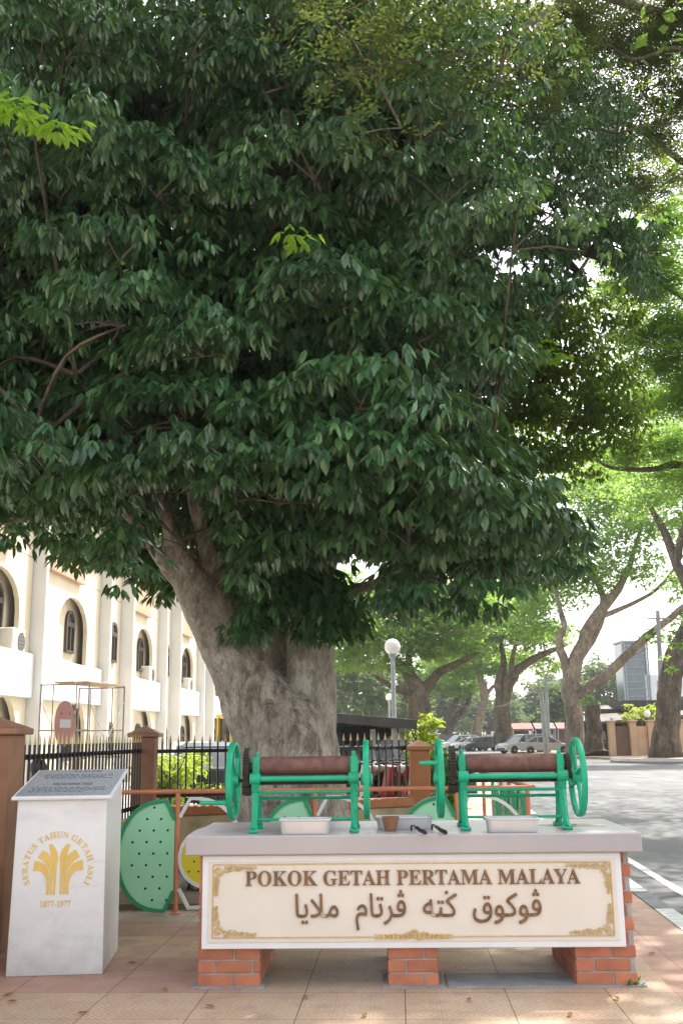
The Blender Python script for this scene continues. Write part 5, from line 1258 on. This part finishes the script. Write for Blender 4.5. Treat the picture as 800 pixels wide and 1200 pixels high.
# ------------------------------------------------------------------ cars
def car(loc, rz, kind, pm, lab, group=None, nm_='parked_car'):
    e = empty(nm_, loc, lab, 'car', rz, group)
    if kind == 'suv':
        L, Wd, low = 4.5, 1.8, [(-2.25, .35), (-2.27, .75), (-2.2, 1.02), (1.0, 1.0), (1.95, .88), (2.2, .7), (2.25, .38)]; gh = [(-2.15, 1.02), (-1.95, 1.5), (-1.6, 1.66), (.0, 1.66), (.35, 1.58), (1.05, 1.0)]; pill = (-1.0, .0)
    elif kind == 'van':
        L, Wd, low = 4.3, 1.75, [(-2.1, .35), (-2.15, .8), (-2.1, 1.05), (1.3, 1.05), (1.95, .92), (2.12, .7), (2.15, .38)]; gh = [(-2.08, 1.05), (-1.98, 1.75), (-1.8, 1.82), (.5, 1.8), (.8, 1.72), (1.5, 1.02)]; pill = (-.9, .3)
    else:
        L, Wd, low = 4.5, 1.74, [(-2.2, .35), (-2.25, .7), (-2.15, .98), (-1.4, 1.0), (1.0, .95), (1.95, .8), (2.2, .62), (2.25, .36)]; gh = [(-1.75, .98), (-1.05, 1.38), (-.6, 1.46), (.05, 1.46), (.35, 1.38), (1.15, .94)]; pill = (-.75, .15)
    def outline(wheelx=(-1.35, 1.38), r=.37):
        bot = []
        for wx in reversed(wheelx):
            for k in range(9): a_ = PI*k/8; bot.append((wx+r*math.cos(a_), .32+r*math.sin(a_)))
        return low+[(low[-1][0]-.02, .3)]+[(x, max(z, .22)) for x, z in bot]+[(low[0][0]+.02, .28)]
    b_ = MB(); b_.prism(outline(), -Wd/2, Wd/2); o = b_.build('body', pm, e)
    bv_ = o.modifiers.new('edge', 'BEVEL'); bv_.width = .06; bv_.segments = 2; bv_.limit_method = 'ANGLE'; bv_.angle_limit = R(50)
    def greenhouse(mb_, poly, y0, y1, zr):
        zb_, zt_ = min(p[1] for p in poly), max(p[1] for p in poly)
        mb_.prism(poly, -1, 1); k = len(poly)*2
        mb_.v[-k:] = [(x, y*(y0+(y1-y0)*((z-zb_)/(zt_-zb_))), z) for x, y, z in mb_.v[-k:]]
    g_ = MB(); greenhouse(g_, gh, Wd/2-.05, Wd/2-.2, 0); g_.build('windows', glass_dark, e)
    r_ = MB(); top = [p for p in gh if p[1] > max(q[1] for q in gh)-.12]
    rt = [(top[0][0]-.02, top[0][1]-.02)]+[(p[0], p[1]+.02) for p in top]+[(top[-1][0]+.02, top[-1][1]-.02)]
    r_.prism(rt, -(Wd/2-.19), Wd/2-.19)
    for sgn in (-1, 1):
        for x_ in pill:
            r_.tube([(x_-.02, sgn*(Wd/2-.045), gh[0][1]-.03), (x_+.02, sgn*(Wd/2-.19), top[0][1]+.0)], .045, 6)
        r_.tube([(gh[0][0], sgn*(Wd/2-.05), gh[0][1]), (gh[1][0], sgn*(Wd/2-.17), gh[1][1]), (gh[2][0], sgn*(Wd/2-.19), gh[2][1])], .05, 6); r_.tube([(gh[-1][0], sgn*(Wd/2-.05), gh[-1][1]), (gh[-2][0], sgn*(Wd/2-.18), gh[-2][1])], .04, 6)
    r_.build('roof', pm, e)
    for x in (-1.35, 1.38):
        for y in (-1, 1): wheel_shape(.325, .2, steel, e, (x, y*(Wd/2-.12), .325))
    for y in (-1, 1):
        h_ = MB(); h_.box((low[-2][0]-.07, y*(Wd/2-.25), low[-2][1]+.03), (.2, .34, .13), .03); h_.build('headlight', lens_m, e)
        t_ = MB(); t_.box((low[0][0]+.03, y*(Wd/2-.2), .82), (.14, .28, .18), .02); t_.build('tail_light', red_lens, e)
        s_ = MB(); s_.box((.75, y*(Wd/2+.06), 1.0), (.1, .16, .1), .02); s_.build('wing_mirror', pm, e)
    bp = MB(); bp.box((low[-1][0]-.02, 0, .45), (.1, Wd*.7, .16), .03); bp.box((low[0][0]+.02, 0, .45), (.1, Wd*.8, .16), .03); bp.build('bumper_insert', black_paint, e)
    return e
silver, grey_silver, dark_blue, white_car, red_car = paint('silver_paint', (.42, .43, .43), .3), paint('grey_paint', (.36, .37, .39), .3), paint('dark_car_paint', (.03, .04, .05)), paint('white_car_paint', (.72, .72, .73)), paint('maroon_paint', (.2, .03, .03))
GR = 'cars parked at the street end'
def carat(px, Y, rz, kind, pm, lab, gz=ROAD_Z): p = at(px, 870, Y); car((p.x, Y, gz+.005), rz, kind, pm, lab, GR)
carat(611, 92, R(205), 'suv', silver, 'silver estate car left of the grey sedan, parked before the stalls')
carat(640, 88, R(-10), 'sedan', grey_silver, 'grey sedan parked nearest, right of the silver estate car')
carat(566, 108, R(190), 'sedan', dark_blue, 'dark sedan between the man in red and the white cars')
carat(551, 112, R(195), 'sedan', white_car, 'white sedan left of the dark sedan at the street end')
carat(537, 116, R(200), 'suv', white_car, 'white estate car farthest left of the row at the street end')
carat(519, 122, R(170), 'van', red_car, 'maroon van seen past the creeper, left of the white cars')
# cars in the car park behind the fence
def parkcar(px, Y, rz, kind, pm, lab): p = at(px, 900, Y); car((p.x, Y, -.055), rz, kind, pm, lab, 'cars in the fenced car park')
parkcar(232, 31, R(100), 'sedan', white_car, 'white car behind the spear fence, beyond the lime shrubs')
parkcar(432, 22.5, R(20), 'van', dark_blue, 'dark van added to fill the shade behind the motorcycles under the shed roof')  # added van, there to darken the space behind the motorcycles
parkcar(262, 23.5, R(85), 'sedan', dark_blue, 'dark car behind the spear fence close to the thick trunk')
parkcar(700, 84, R(200), 'suv', dark_blue, 'dark car under the low roof left of the brown gate') if False else None

# ------------------------------------------------------------------ people
gate_dark = mat('dark_bench_wood', (.1, .065, .045), (.07, .045, .03), 4, .7)
skin = mat('skin', (.3, .16, .1), None, 8, .6); hair_m = mat('black_hair', (.01, .009, .009), None, 20, .5); red_cloth = mat('red_cloth', (.35, .03, .035), (.28, .02, .03), 9, .9); dark_cloth = mat('dark_trousers', (.03, .032, .045), None, 9, .9)
def skinned(name, verts, edges, radii, m, parent, root=0):
    me_ = bpy.data.meshes.new(name); me_.from_pydata(verts, edges, []); o = bpy.data.objects.new(name, me_); COL.objects.link(o)
    sk = o.modifiers.new('skin', 'SKIN'); sk.use_smooth_shade = True
    for i, r_ in enumerate(radii):
        rr_ = r_ if isinstance(r_, tuple) else (r_, r_); me_.skin_vertices[0].data[i].radius = rr_; me_.skin_vertices[0].data[i].use_root = i == root
    o.modifiers.new('sub', 'SUBSURF').levels = 1
    bpy.context.view_layer.update(); new = bpy.data.meshes.new_from_object(o.evaluated_get(bpy.context.evaluated_depsgraph_get()))
    new.materials.clear(); new.materials.append(m); o.modifiers.clear(); o.data = new; bpy.data.meshes.remove(me_); o.parent = parent; new.name = name
    return o
def person(loc, rz, lab, sit=False):
    e = empty('person', loc, lab, 'person', rz)
    V = [(0, 0, .95), (0, 0, 1.12), (0, -.01, 1.32), (0, 0, 1.45), (0, .01, 1.53), (0, .02, 1.60), (0, .025, 1.68),
         (.17, 0, 1.42), (.22, .02, 1.15), (.22, .09, .93), (.22, .12, .85), (-.17, 0, 1.42), (-.22, .02, 1.15), (-.21, .08, .93), (-.21, .11, .85),
         (.09, 0, .9), (.1, .02, .5), (.1, -.02, .1), (.1, .1, .03), (-.09, 0, .9), (-.1, .02, .5), (-.1, -.02, .1), (-.1, .1, .03)]
    E_ = [(0, 1), (1, 2), (2, 3), (3, 4), (4, 5), (5, 6), (2, 7), (7, 8), (8, 9), (9, 10), (2, 11), (11, 12), (12, 13), (13, 14), (0, 15), (15, 16), (16, 17), (17, 18), (0, 19), (19, 20), (20, 21), (21, 22)]
    legs_t = [(0, 0, .96), (.09, 0, .88), (.1, .02, .5), (.1, -.02, .09), (-.09, 0, .88), (-.1, .02, .5), (-.1, -.02, .09)]
    if sit:
        kn = lambda v: (v[0], v[1], v[2]-.42)
        V = [kn(v) for v in V[:15]]+[(.09, .05, .5), (.12, .42, .5), (.12, .44, .1), (.12, .56, .03), (-.09, .05, .5), (-.12, .42, .5), (-.12, .44, .1), (-.12, .56, .03)]
        legs_t = [(0, 0, .54), (.09, .05, .5), (.12, .42, .5), (.12, .44, .09), (-.09, .05, .5), (-.12, .42, .5), (-.12, .44, .09)]
    dz_ = -.42 if sit else 0
    rd = [(.15, .11), (.14, .1), (.17, .11), (.07, .07), (.055, .06), (.075, .09), (.07, .085), .055, .042, .033, .03, .055, .042, .033, .03, .085, .06, .045, .04, .085, .06, .045, .04]
    skinned('body', V, E_, rd, skin, e)
    skinned('shirt', [(x, y, z+dz_) for x, y, z in [(0, 0, .9), (0, 0, 1.12), (0, -.01, 1.32), (0, 0, 1.43), (.17, 0, 1.42), (.22, .02, 1.22), (-.17, 0, 1.42), (-.22, .02, 1.22)]], [(0, 1), (1, 2), (2, 3), (2, 4), (4, 5), (2, 6), (6, 7)], [(.17, .13), (.155, .115), (.185, .125), (.085, .085), .075, .062, .075, .062], red_cloth, e)
    skinned('trousers', legs_t, [(0, 1), (1, 2), (2, 3), (0, 4), (4, 5), (5, 6)], [(.165, .125), .1, .075, .062, .1, .075, .062], dark_cloth, e)
    h_ = MB(); h_.sphere((0, -.01, 1.69+dz_), .1, 14, 8, (.86, 1.0, .95)); h_.build('hair', hair_m, e, True)
    f_ = MB(); f_.sphere((0, .125, 1.625+dz_), .016, 8, 6, (.8, 1.2, 1.3))
    for x in (-.033, .033): f_.sphere((x, .098, 1.65+dz_), .011, 8, 6)
    f_.build('face', skin, e, True)
p = at(580, 870, 104); person((p.x, 104, ROAD_Z), R(160), 'man in a red top and dark trousers standing among the far parked cars')
p = at(44, 905, 11.4); person((p.x, 11.4, -.05), R(60), 'person in a red top sitting behind the left spear fence, above the plinth', True)
e = empty('bench', (p.x, 11.4, -.06), 'low dark bench behind the left spear fence, under the seated person', 'bench', R(60)); m_ = MB(); m_.box((0, -.05, .395), (1.2, .36, .05), .01); m_.build('seat', gate_dark, e)
for x in (-.5, .5): m_ = MB(); m_.box((x, -.05, .185), (.06, .3, .37), .005); m_.build('leg', gate_dark, e)

# ------------------------------------------------------------------ no entry sign, scaffold, shrubs, yellow machine behind the fence
p = at(73, 848, 10.8)
sign_red = mat('faded_red_sign', (.66, .26, .21), (.6, .22, .18), 5, .5)
e = empty('no_entry_sign', (p.x, p.y, -.06), 'faded red round no entry sign with white bar behind the left fence', 'sign', R(80)); zc = p.z+.06
m_ = MB(); m_.lathe([(.235, -.004), (.235, .004)], (0, -.03, zc), 36, 'y'); m_.build('disc', sign_red, e)
m_ = MB(); m_.box((0, -.0365, zc), (.26, .004, .085)); m_.build('white_bar', sign_white, e)
m_ = MB(); m_.tube([(0, .0, 0), (0, .0, zc+.15)], .025, 10); m_.build('post', steel, e)
m_ = MB()
for x in (-.1, .1): m_.lathe([(.01, -.002), (.01, .002)], (x, -.037, zc+.1), 8, 'y')
m_.build('bolts', dark_iron, e)
scaf = mat('rusty_scaffold_tube', (.2, .13, .11), (.17, .155, .15), 9, .6)
SCY = 25.5; e = empty('scaffold', at(95, 900, SCY)*1.0, 'thin rusty scaffold frame standing against the white building', 'scaffold', R(78)); e.location.z = -.06
h = at(95, 803, SCY).z+.06
for x in (-1.0, 1.0):
    f = MB()
    for y in (-.62, .62): f.tube([(x, y, 0), (x, y, h)], .021, 8)
    for z in (.5, 1.15, 1.8, h-.03): f.tube([(x, -.62, z), (x, .62, z)], .017, 8)
    f.tube([(x, -.3, 1.15), (x, -.3, h-.03)], .014, 6); f.tube([(x, .3, 1.15), (x, .3, h-.03)], .014, 6); f.build('end_frame', scaf, e)
f = MB()
for y in (-.62, .62): f.tube([(-1, y, .5), (1, y, h-.4)], .012, 6); f.tube([(-1, y, h-.4), (1, y, .5)], .012, 6)
f.build('cross_brace', steel, e)
f = MB(); f.box((0, 0, h+.02), (2.1, .5, .04), .004); f.box((0, -.45, h+.02), (2.1, .3, .035), .004); f.build('plank', mat('weathered_plank', (.36, .24, .13), (.24, .16, .09), 3, .85), e)
shrub_lime = leaf_mat('lime_shrub_leaf', (.16, .26, .02), (.24, .36, .03), (.34, .45, .05), .5, .4, (.5, .6, .05))
shrub_green = leaf_mat('green_shrub_leaf', (.04, .1, .02), (.07, .16, .03), (.13, .22, .04), .5, .35)
def shrub(px, Y, h_, w_, n, lm, lab, sz=.09, z0=-.06, pot=False):
    p = at(px, 900, Y); b = Vector((p.x, Y, z0)); e = empty('shrub', b, lab, 'shrub'); m_ = MB()
    for k in range(6): m_.tube([(0, 0, 0), (rnd.uniform(-.3, .3)*w_, rnd.uniform(-.3, .3)*w_, h_*.5), (rnd.uniform(-.5, .5)*w_, rnd.uniform(-.5, .5)*w_, h_*.9)], [.025, .018, .008], 6)
    m_.build('stem', bark_rain, e)
    lob = [((rnd.uniform(-.38, .38)*w_, rnd.uniform(-.38, .38)*w_, h_*rnd.uniform(.35, .88)), (w_*.3, w_*.3, h_*.2)) for _ in range(9)]
    P, D, N, L, W_ = lobe_leaves(lob, n, sz); leaf_mesh('foliage', P, D, N, L, W_, lm, e, simple=True)
shrub(197, 20, 1.4, 1.1, 2600, shrub_lime, 'bright lime shrub behind the fence next to the corner pillar', .11)
shrub(224, 22, 1.35, 1.9, 3600, shrub_lime, 'lime green shrub behind the fence, in front of the white car', .11)
shrub(212, 25, .9, .9, 800, shrub_green, 'low darker green shrub behind the fence between the lime shrubs and white car')
shrub(508, 15.2, 1.42, .55, 2600, shrub_green, 'green creeper bush growing beside the orange brown pillar', .07, 0)
shrub(496, 19, 2.05, .6, 1300, shrub_lime, 'yellow green potted plant rising above the orange brown pillar', .12)
yellow_m = paint('yellow_machine_paint', (.62, .4, .02), .4)
YY = 31; p = at(284, 880, YY); e = empty('yellow_loader', (p.x, YY, -.06), 'yellow loader with dark raised head parked behind the fence next to the trunk', 'loader', R(-60))
m_ = MB(); m_.prism([(-1.3, .5), (1.1, .5), (1.2, 1.1), (.5, 1.2), (.3, 1.35), (-1.3, 1.35)], -.6, .6); m_.build('body', yellow_m, e)
m_ = MB()
for x in (-.5, .45):
    for y in (-.55, .55): m_.box((x, y, 1.75), (.09, .09, .9))
m_.box((0, 0, 2.22), (1.15, 1.25, .1), .03); m_.build('cab_frame', yellow_m, e)
m_ = MB(); m_.box((0, 0, 1.75), (.9, 1.05, .8)); m_.build('cab_glass', glass_dark, e)
for x in (-.85, .75):
    for y in (-.62, .62): wheel_shape(.45, .3, yellow_m, e, (x, y, .45), rimf=.5)
m_ = MB()
for y in (-.42, .42): m_.tube([(.2, y, 1.3), (.9, y, 2.1), (1.3, y, 2.45)], [.09, .08, .07], 6)
m_.prism([(1.15, 2.2), (1.75, 2.1), (1.8, 2.2), (1.35, 2.35), (1.3, 2.85), (1.2, 2.85)], -.6, .6); m_.build('raised_bucket', yellow_m, e)

# ------------------------------------------------------------------ far right: house with gate, glass tower, stalls, poles
hpeach = mat('peach_wall', (.5, .34, .22), (.42, .27, .18), 1.2, .85, .1)
hwhite = mat('white_wall', (.74, .74, .76), (.66, .66, .69), .6, .8)
tile_dark = mat('dark_roof_sheet', (.11, .085, .08), (.07, .055, .05), 1.2, .7)
gate_brown = mat('brown_gate_slats', (.16, .085, .05), (.11, .06, .04), 2, .6)
HY = 72
def hx(px): return at(px, 870, HY).x
def hz(py): return at(740, py, HY).z
e = empty('boundary_wall', (hx(740), HY, 0), 'peach boundary wall with brown slatted gate behind the kerbed bed', 'wall'); o_ = Vector((hx(740), HY, 0))
m_ = MB(); m_.box(((hx(741)+hx(762))/2-o_.x, 0, 1.0), (hx(762)-hx(741), .2, 2.0), .02); m_.box(((hx(790)+hx(830))/2-o_.x, 0, 1.0), (hx(830)-hx(790), .2, 2.0), .02); m_.build('wall_body', hpeach, e)
for px in (716, 741, 762, 797):
    m_ = MB(); m_.box((hx(px)-o_.x, -.1, 1.15), (.45, .45, 2.3), .02); m_.box((hx(px)-o_.x, -.1, 2.36), (.6, .6, .12), .02); m_.build('pillar', hpeach, e)
m_ = MB(); gx0, gx1 = hx(718)-o_.x+.2, hx(739)-o_.x-.1
for z in (.45, 1.95): m_.box(((gx0+gx1)/2, -.05, z), (gx1-gx0, .06, .12))
for k in range(14): m_.box((gx0+(gx1-gx0)*(k+.5)/14, -.02, 1.2), ((gx1-gx0)/17, .03, 1.5))
m_.box(((gx0+gx1)/2, 0, .2), (gx1-gx0, .2, .38)); m_.build('gate', gate_brown, e)
e = empty('globe_lamp', (hx(759.5), HY-.1, 2.42), 'small white globe lamp on a peach wall pillar right of the gate', 'lamp'); m_ = MB(); m_.lathe([(.12, 0), (.12, .06), (.06, .1), (.06, .22)], n=12); m_.build('base', black_paint, e); m_ = MB(); m_.sphere((0, 0, .4), .24, 16, 10); m_.build('globe', globe_m, e, True)
HB = 79
def bx_(px): return at(px, 870, HB).x
e = empty('house', (bx_(745), HB, 0), 'low house with dark sheet roof and white parapets behind the peach wall', 'house'); ox = bx_(745)
m_ = MB(); m_.box((bx_(722)-ox, 1.5, 1.7), (bx_(740)-bx_(712), .2, 3.4)); m_.box((bx_(790)-ox, 3, 2.0), (bx_(850)-bx_(742), 5, 4.0)); m_.box((bx_(700)-ox, 6, 1.3), (bx_(720)-bx_(684), .2, 2.6)); m_.build('wall', mat('dark_timber_wall', (.08, .07, .07), (.05, .045, .045), 2, .8), e)
z1 = at(735, 841, HB).z
m_ = MB(); m_.add([(bx_(694)-ox, -2, at(694, 846, HB-2).z), (bx_(812)-ox, -2, at(812, 836, HB-2).z), (bx_(812)-ox, 5, z1+1.3), (bx_(706)-ox, 5, z1+1.0), (bx_(694)-ox, -2, at(694, 848, HB-2).z-.08), (bx_(812)-ox, -2, at(812, 836, HB-2).z-.2), (bx_(812)-ox, 5, z1+1.1), (bx_(706)-ox, 5, z1+.8)],
    [(0, 1, 2, 3), (7, 6, 5, 4), (0, 4, 5, 1), (1, 5, 6, 2), (2, 6, 7, 3), (3, 7, 4, 0)]); m_.build('roof', tile_dark, e)
m_ = MB(); q0, q1 = at(740, 834, 90), at(772, 822, 90); m_.box(((q0.x+q1.x)/2-ox, 11, (q0.z+q1.z)/2), (q1.x-q0.x+1, .4, q1.z-q0.z)); q0, q1 = at(700, 843, 90), at(741, 831, 90); m_.box(((q0.x+q1.x)/2-ox, 11.6, (q0.z+q1.z)/2), (q1.x-q0.x, .4, q1.z-q0.z)); m_.build('parapet', hwhite, e)
for px in (693, 712):
    m_ = MB(); m_.box((bx_(px)-ox, -1.5, 1.3), (.18, .18, 2.7)); m_.build('carport_post', steel, e)
p = at(703, 870, 80); car((p.x, 80, .03), R(100), 'van', dark_blue, 'dark car in the shade of the carport left of the brown gate')
# plant in front of the house
b = Vector((hx(758), HY+1.2, 0)); e = empty('palm_shrub', b, 'bright green feathery shrub above the peach wall', 'shrub'); m_ = MB(); m_.tube([(0, 0, 0), (.05, 0, 2.6)], [.12, .08], 8); m_.build('stem', bark_rain, e)
lob = [((math.cos(k)*.7, math.sin(k)*.5, 3.0+.3*math.sin(k*2)), (.7, .6, .35)) for k in range(7)]
P, D, N, L, W_ = lobe_leaves(lob, 420, .34); leaf_mesh('foliage', P, D, N, L, W_, shrub_lime, e, simple=True)
# glass tower and the white block beside it
TW = 150
tower_glass = glass_mat('blue_grey_tower_glass', (.12, .16, .2), .15); tower_frame = mat('tower_frame', (.3, .33, .37), (.26, .29, .33), 1, .5)
p0, p1 = at(733, 828, TW), at(757, 752, TW)
e = empty('glass_tower', ((p0.x+p1.x)/2, TW, 0), 'blue grey glass stair tower beyond the house, crossed by the long branch', 'tower'); wt_ = p1.x-p0.x
m_ = MB(); m_.box((0, 2.5, p1.z/2), (wt_-.3, 4.8, p1.z-.2)); m_.build('glazing', tower_glass, e)
m_ = MB()
for x in (-.5, -.42, .42, .5): m_.box((x*wt_, -.05, p1.z/2), (.18, .35, p1.z), .02)
for k in range(14): m_.box((0, -.02, p1.z*(k+.5)/14), (wt_*.84, .12, .09))
m_.box((0, 2.5, p1.z+.1), (wt_+.2, 5.2, .3)); m_.tube([(-.47*wt_, 0, p1.z), (-.47*wt_, 0, p1.z+1.6)], .06, 6); m_.build('frame', tower_frame, e)
p0, p1 = at(757, 828, TW), at(800, 790, TW)
e = empty('white_block', ((p0.x+p1.x)/2, TW, 0), 'white flat roofed block joined right of the glass tower', 'building'); w2 = p1.x-p0.x-.2
m_ = MB(); m_.box((0, 4, p1.z/2), (w2, 8, p1.z), .03); m_.build('wall', hwhite, e)
for k, (fx, fz) in enumerate([(-.1, .62), (.2, .62), (-.1, .85), (.2, .85), (.4, .62)]):
    m_ = MB(); m_.box((fx*w2, -.03, p1.z*fz), (1.1, .12, 1.2)); f = m_.build('window', steel, e); m_ = MB(); m_.box((fx*w2, -.05, p1.z*fz), (.95, .13, 1.05)); m_.build('pane', glass_dark, f)
# market stalls with reddish roofs at the street end
roof_red = mat('faded_red_roof', (.34, .12, .1), (.26, .09, .08), .8, .8)
STY = 120
for i, (x0, x1, col_, lab) in enumerate([(598, 622, roof_red, 'red roofed open stall behind the silver estate car'), (624, 648, tile_dark, 'dark roofed stall between the leaning poles and the forked tree'), (650, 668, roof_red, 'red roofed stall just left of the forked tree trunk')]):
    a_, b_ = at(x0, 858, STY), at(x1, 858, STY); e = empty('market_stall', ((a_.x+b_.x)/2, STY, ROAD_Z), lab, 'stall', 0, 'stalls at the street end'); w3 = b_.x-a_.x
    m_ = MB(); m_.prism([(-1.6, 2.3), (0, 2.95), (1.6, 2.3), (1.6, 2.2), (0, 2.82), (-1.6, 2.2)], -w3/2, w3/2, 'yz'); m_.build('roof', col_, e)
    for x in (-.46, .46):
        for y in (-1.3, 1.3): m_ = MB(); m_.box((x*w3, y, 1.1), (.1, .1, 2.25)); m_.build('post', steel, e)
    m_ = MB(); m_.box((0, 0, .55), (w3*.8, 1.2, .9), .05); m_.box((0, 1.2, 1.1), (w3*.9, .06, 2.0)); m_.build('counter', gate_brown, e)
# pale low boundary wall closing the street end and the far school fence
wallp = mat('pale_far_wall', (.55, .45, .38), (.46, .38, .33), .3, .9)
a_ = at(415, 868, 40); e = empty('far_wall', (a_.x, 40, -.06), 'pale pinkish low wall behind the motorcycle shed', 'wall'); m_ = MB(); m_.box((0, 0, .95), (2.9, .2, 1.9)); m_.box((0, 0, 1.93), (3.0, .34, .1)); m_.build('wall_body', wallp, e)
a_ = at(545, 868, 175); e = empty('far_wall', (a_.x, 175, ROAD_Z), 'white pillared far wall beyond the white parked cars', 'wall'); m_ = MB(); m_.box((0, 0, .9), (44, .25, 1.8)); m_.build('wall_body', wallp, e)
for k in range(14): m_ = MB(); m_.box((-21+k*3.2, -.1, 1.1), (.5, .5, 2.3), .03); m_.build('pillar', hwhite, e)
# electricity poles
pole_m = mat('grey_concrete_pole', (.3, .31, .31), (.22, .23, .23), 2, .8)
for (q, Y, lab) in [([(639, 872), (634, 818), (631, 802)], 84, 'leaning grey electricity pole left of the forked tree'), ([(642, 872), (640, 820), (639, 790)], 90, 'upright thin pole crossing behind the leaning pole'), ([(774, 860), (773, 780), (770, 716)], 64, 'greenish wooden pole behind the fern covered tree')]:
    P_ = [at(x, y, Y) for x, y in q]; b = Vector((P_[0].x, Y, 0)); e = empty('utility_pole', b, lab, 'pole'); m_ = MB(); m_.tube([Vector((0, 0, -.1))]+[v-b for v in P_[1:]], [.2, .16, .13], 10); m_.build('shaft', pole_m, e, True)
    m_ = MB(); t_ = P_[-1]-b; m_.box((t_.x, t_.y-.12, t_.z-.5), (1.4, .1, .1)); m_.build('crossarm', pole_m, e)
for i, (q0, q1) in enumerate([((480, 806, 60), (631, 806, 84)), ((631, 806, 84), (771, 724, 64)), ((639, 795, 90), (860, 690, 70))]):
    a_, b_ = at(*q0), at(*q1); m_ = MB(); pts = [a_+(b_-a_)*k/14-Vector((0, 0, 1.4*math.sin(PI*k/14)))-a_ for k in range(15)]; m_.tube(pts, .022, 5)
    o = m_.build('overhead_cable', black_paint); o.location = a_; tag(o, ['thin cable slung from the leaning pole to the left behind the lamp post', 'thin cable slung from the leaning pole to the greenish pole', 'thin cable running right from the upright thin pole past the glass tower'][i], 'cable', 'overhead cables')
# kerbed bed of the right rain tree
mb = MB(); c0 = at(784, 870, 60); cx_, cy_ = c0.x, 60
ring_ = [(cx_+3.2*math.cos(2*PI*k/30)*(1.0), cy_+4.0*math.sin(2*PI*k/30)) for k in range(30)]
mb.prism(ring_, -.12, .16, 'xy'); struct('tree_bed_soil', mb, dirt)
mb = MB(); mb.tube([(x, y, .02) for x, y in ring_]+[(*ring_[0], .02)], .17, 6, cap=False); struct('tree_bed_kerb', mb, concrete)

# ------------------------------------------------------------------ small things on the pavement
dry = leaf_mat('fallen_leaf', (.16, .09, .03), (.25, .15, .05), (.3, .2, .07), .7, .1, spec=.2)
fl = [(17, 1166), (20, 1176), (307, 1141), (548, 1175), (668, 1189), (90, 1190), (240, 1180), (430, 1190), (160, 1130), (720, 1170), (360, 1172), (190, 1160), (760, 1120)]
for i, (x, y) in enumerate(fl):
    g = G(x, y); n_ = 1; a_ = RNG.uniform(0, 2*PI)
    o = leaf_mesh('fallen_leaf', np.zeros((1, 3)), np.array([[math.cos(a_), math.sin(a_), .12]]), np.array([[-.12*math.cos(a_), -.12*math.sin(a_), 1.0]]), np.array([.075]), np.array([.032]), dry, None)
    o.location = (g.x, g.y, .014); tag(o, 'small dry brown leaf lying on the pavement tiles', 'leaf', 'dry leaves on the pavement')
g = G(741, 1155); wd = empty('weed', (g.x, g.y, .0), 'tiny green weed at the foot of the right brick pier', 'plant')
n_ = 26; a_ = RNG.uniform(0, 2*PI, n_); el = RNG.uniform(.2, 1.2, n_)
D = np.stack([np.cos(a_)*np.cos(el), np.sin(a_)*np.cos(el), np.sin(el)], 1); N = unit(np.array([0, 0, 1.0])-D*D[:, 2:3])
leaf_mesh('foliage', RNG.normal(size=(n_, 3))*np.array([.02, .02, .003])+np.array([0, 0, .006]), D, N, RNG.uniform(.03, .06, n_), np.full(n_, .018), shrub_green, wd)

# ------------------------------------------------------------------ haze: hot humid air down the street
mb = MB(); mb.box((0, 135, 24), (700, 330, 54)); hz_o = mb.build('haze', bpy.data.materials.new('haze'), None); tag(hz_o, kind='stuff')
hm = hz_o.data.materials[0]; hm.use_nodes = True; ht = hm.node_tree; ht.nodes.remove(ht.nodes['Principled BSDF'])
pv = ht.nodes.new('ShaderNodeVolumePrincipled'); pv.inputs['Color'].default_value = (.92, .96, 1, 1); pv.inputs['Density'].default_value = .00028; pv.inputs['Anisotropy'].default_value = .2
ht.links.new(pv.outputs[0], ht.nodes['Material Output'].inputs['Volume'])
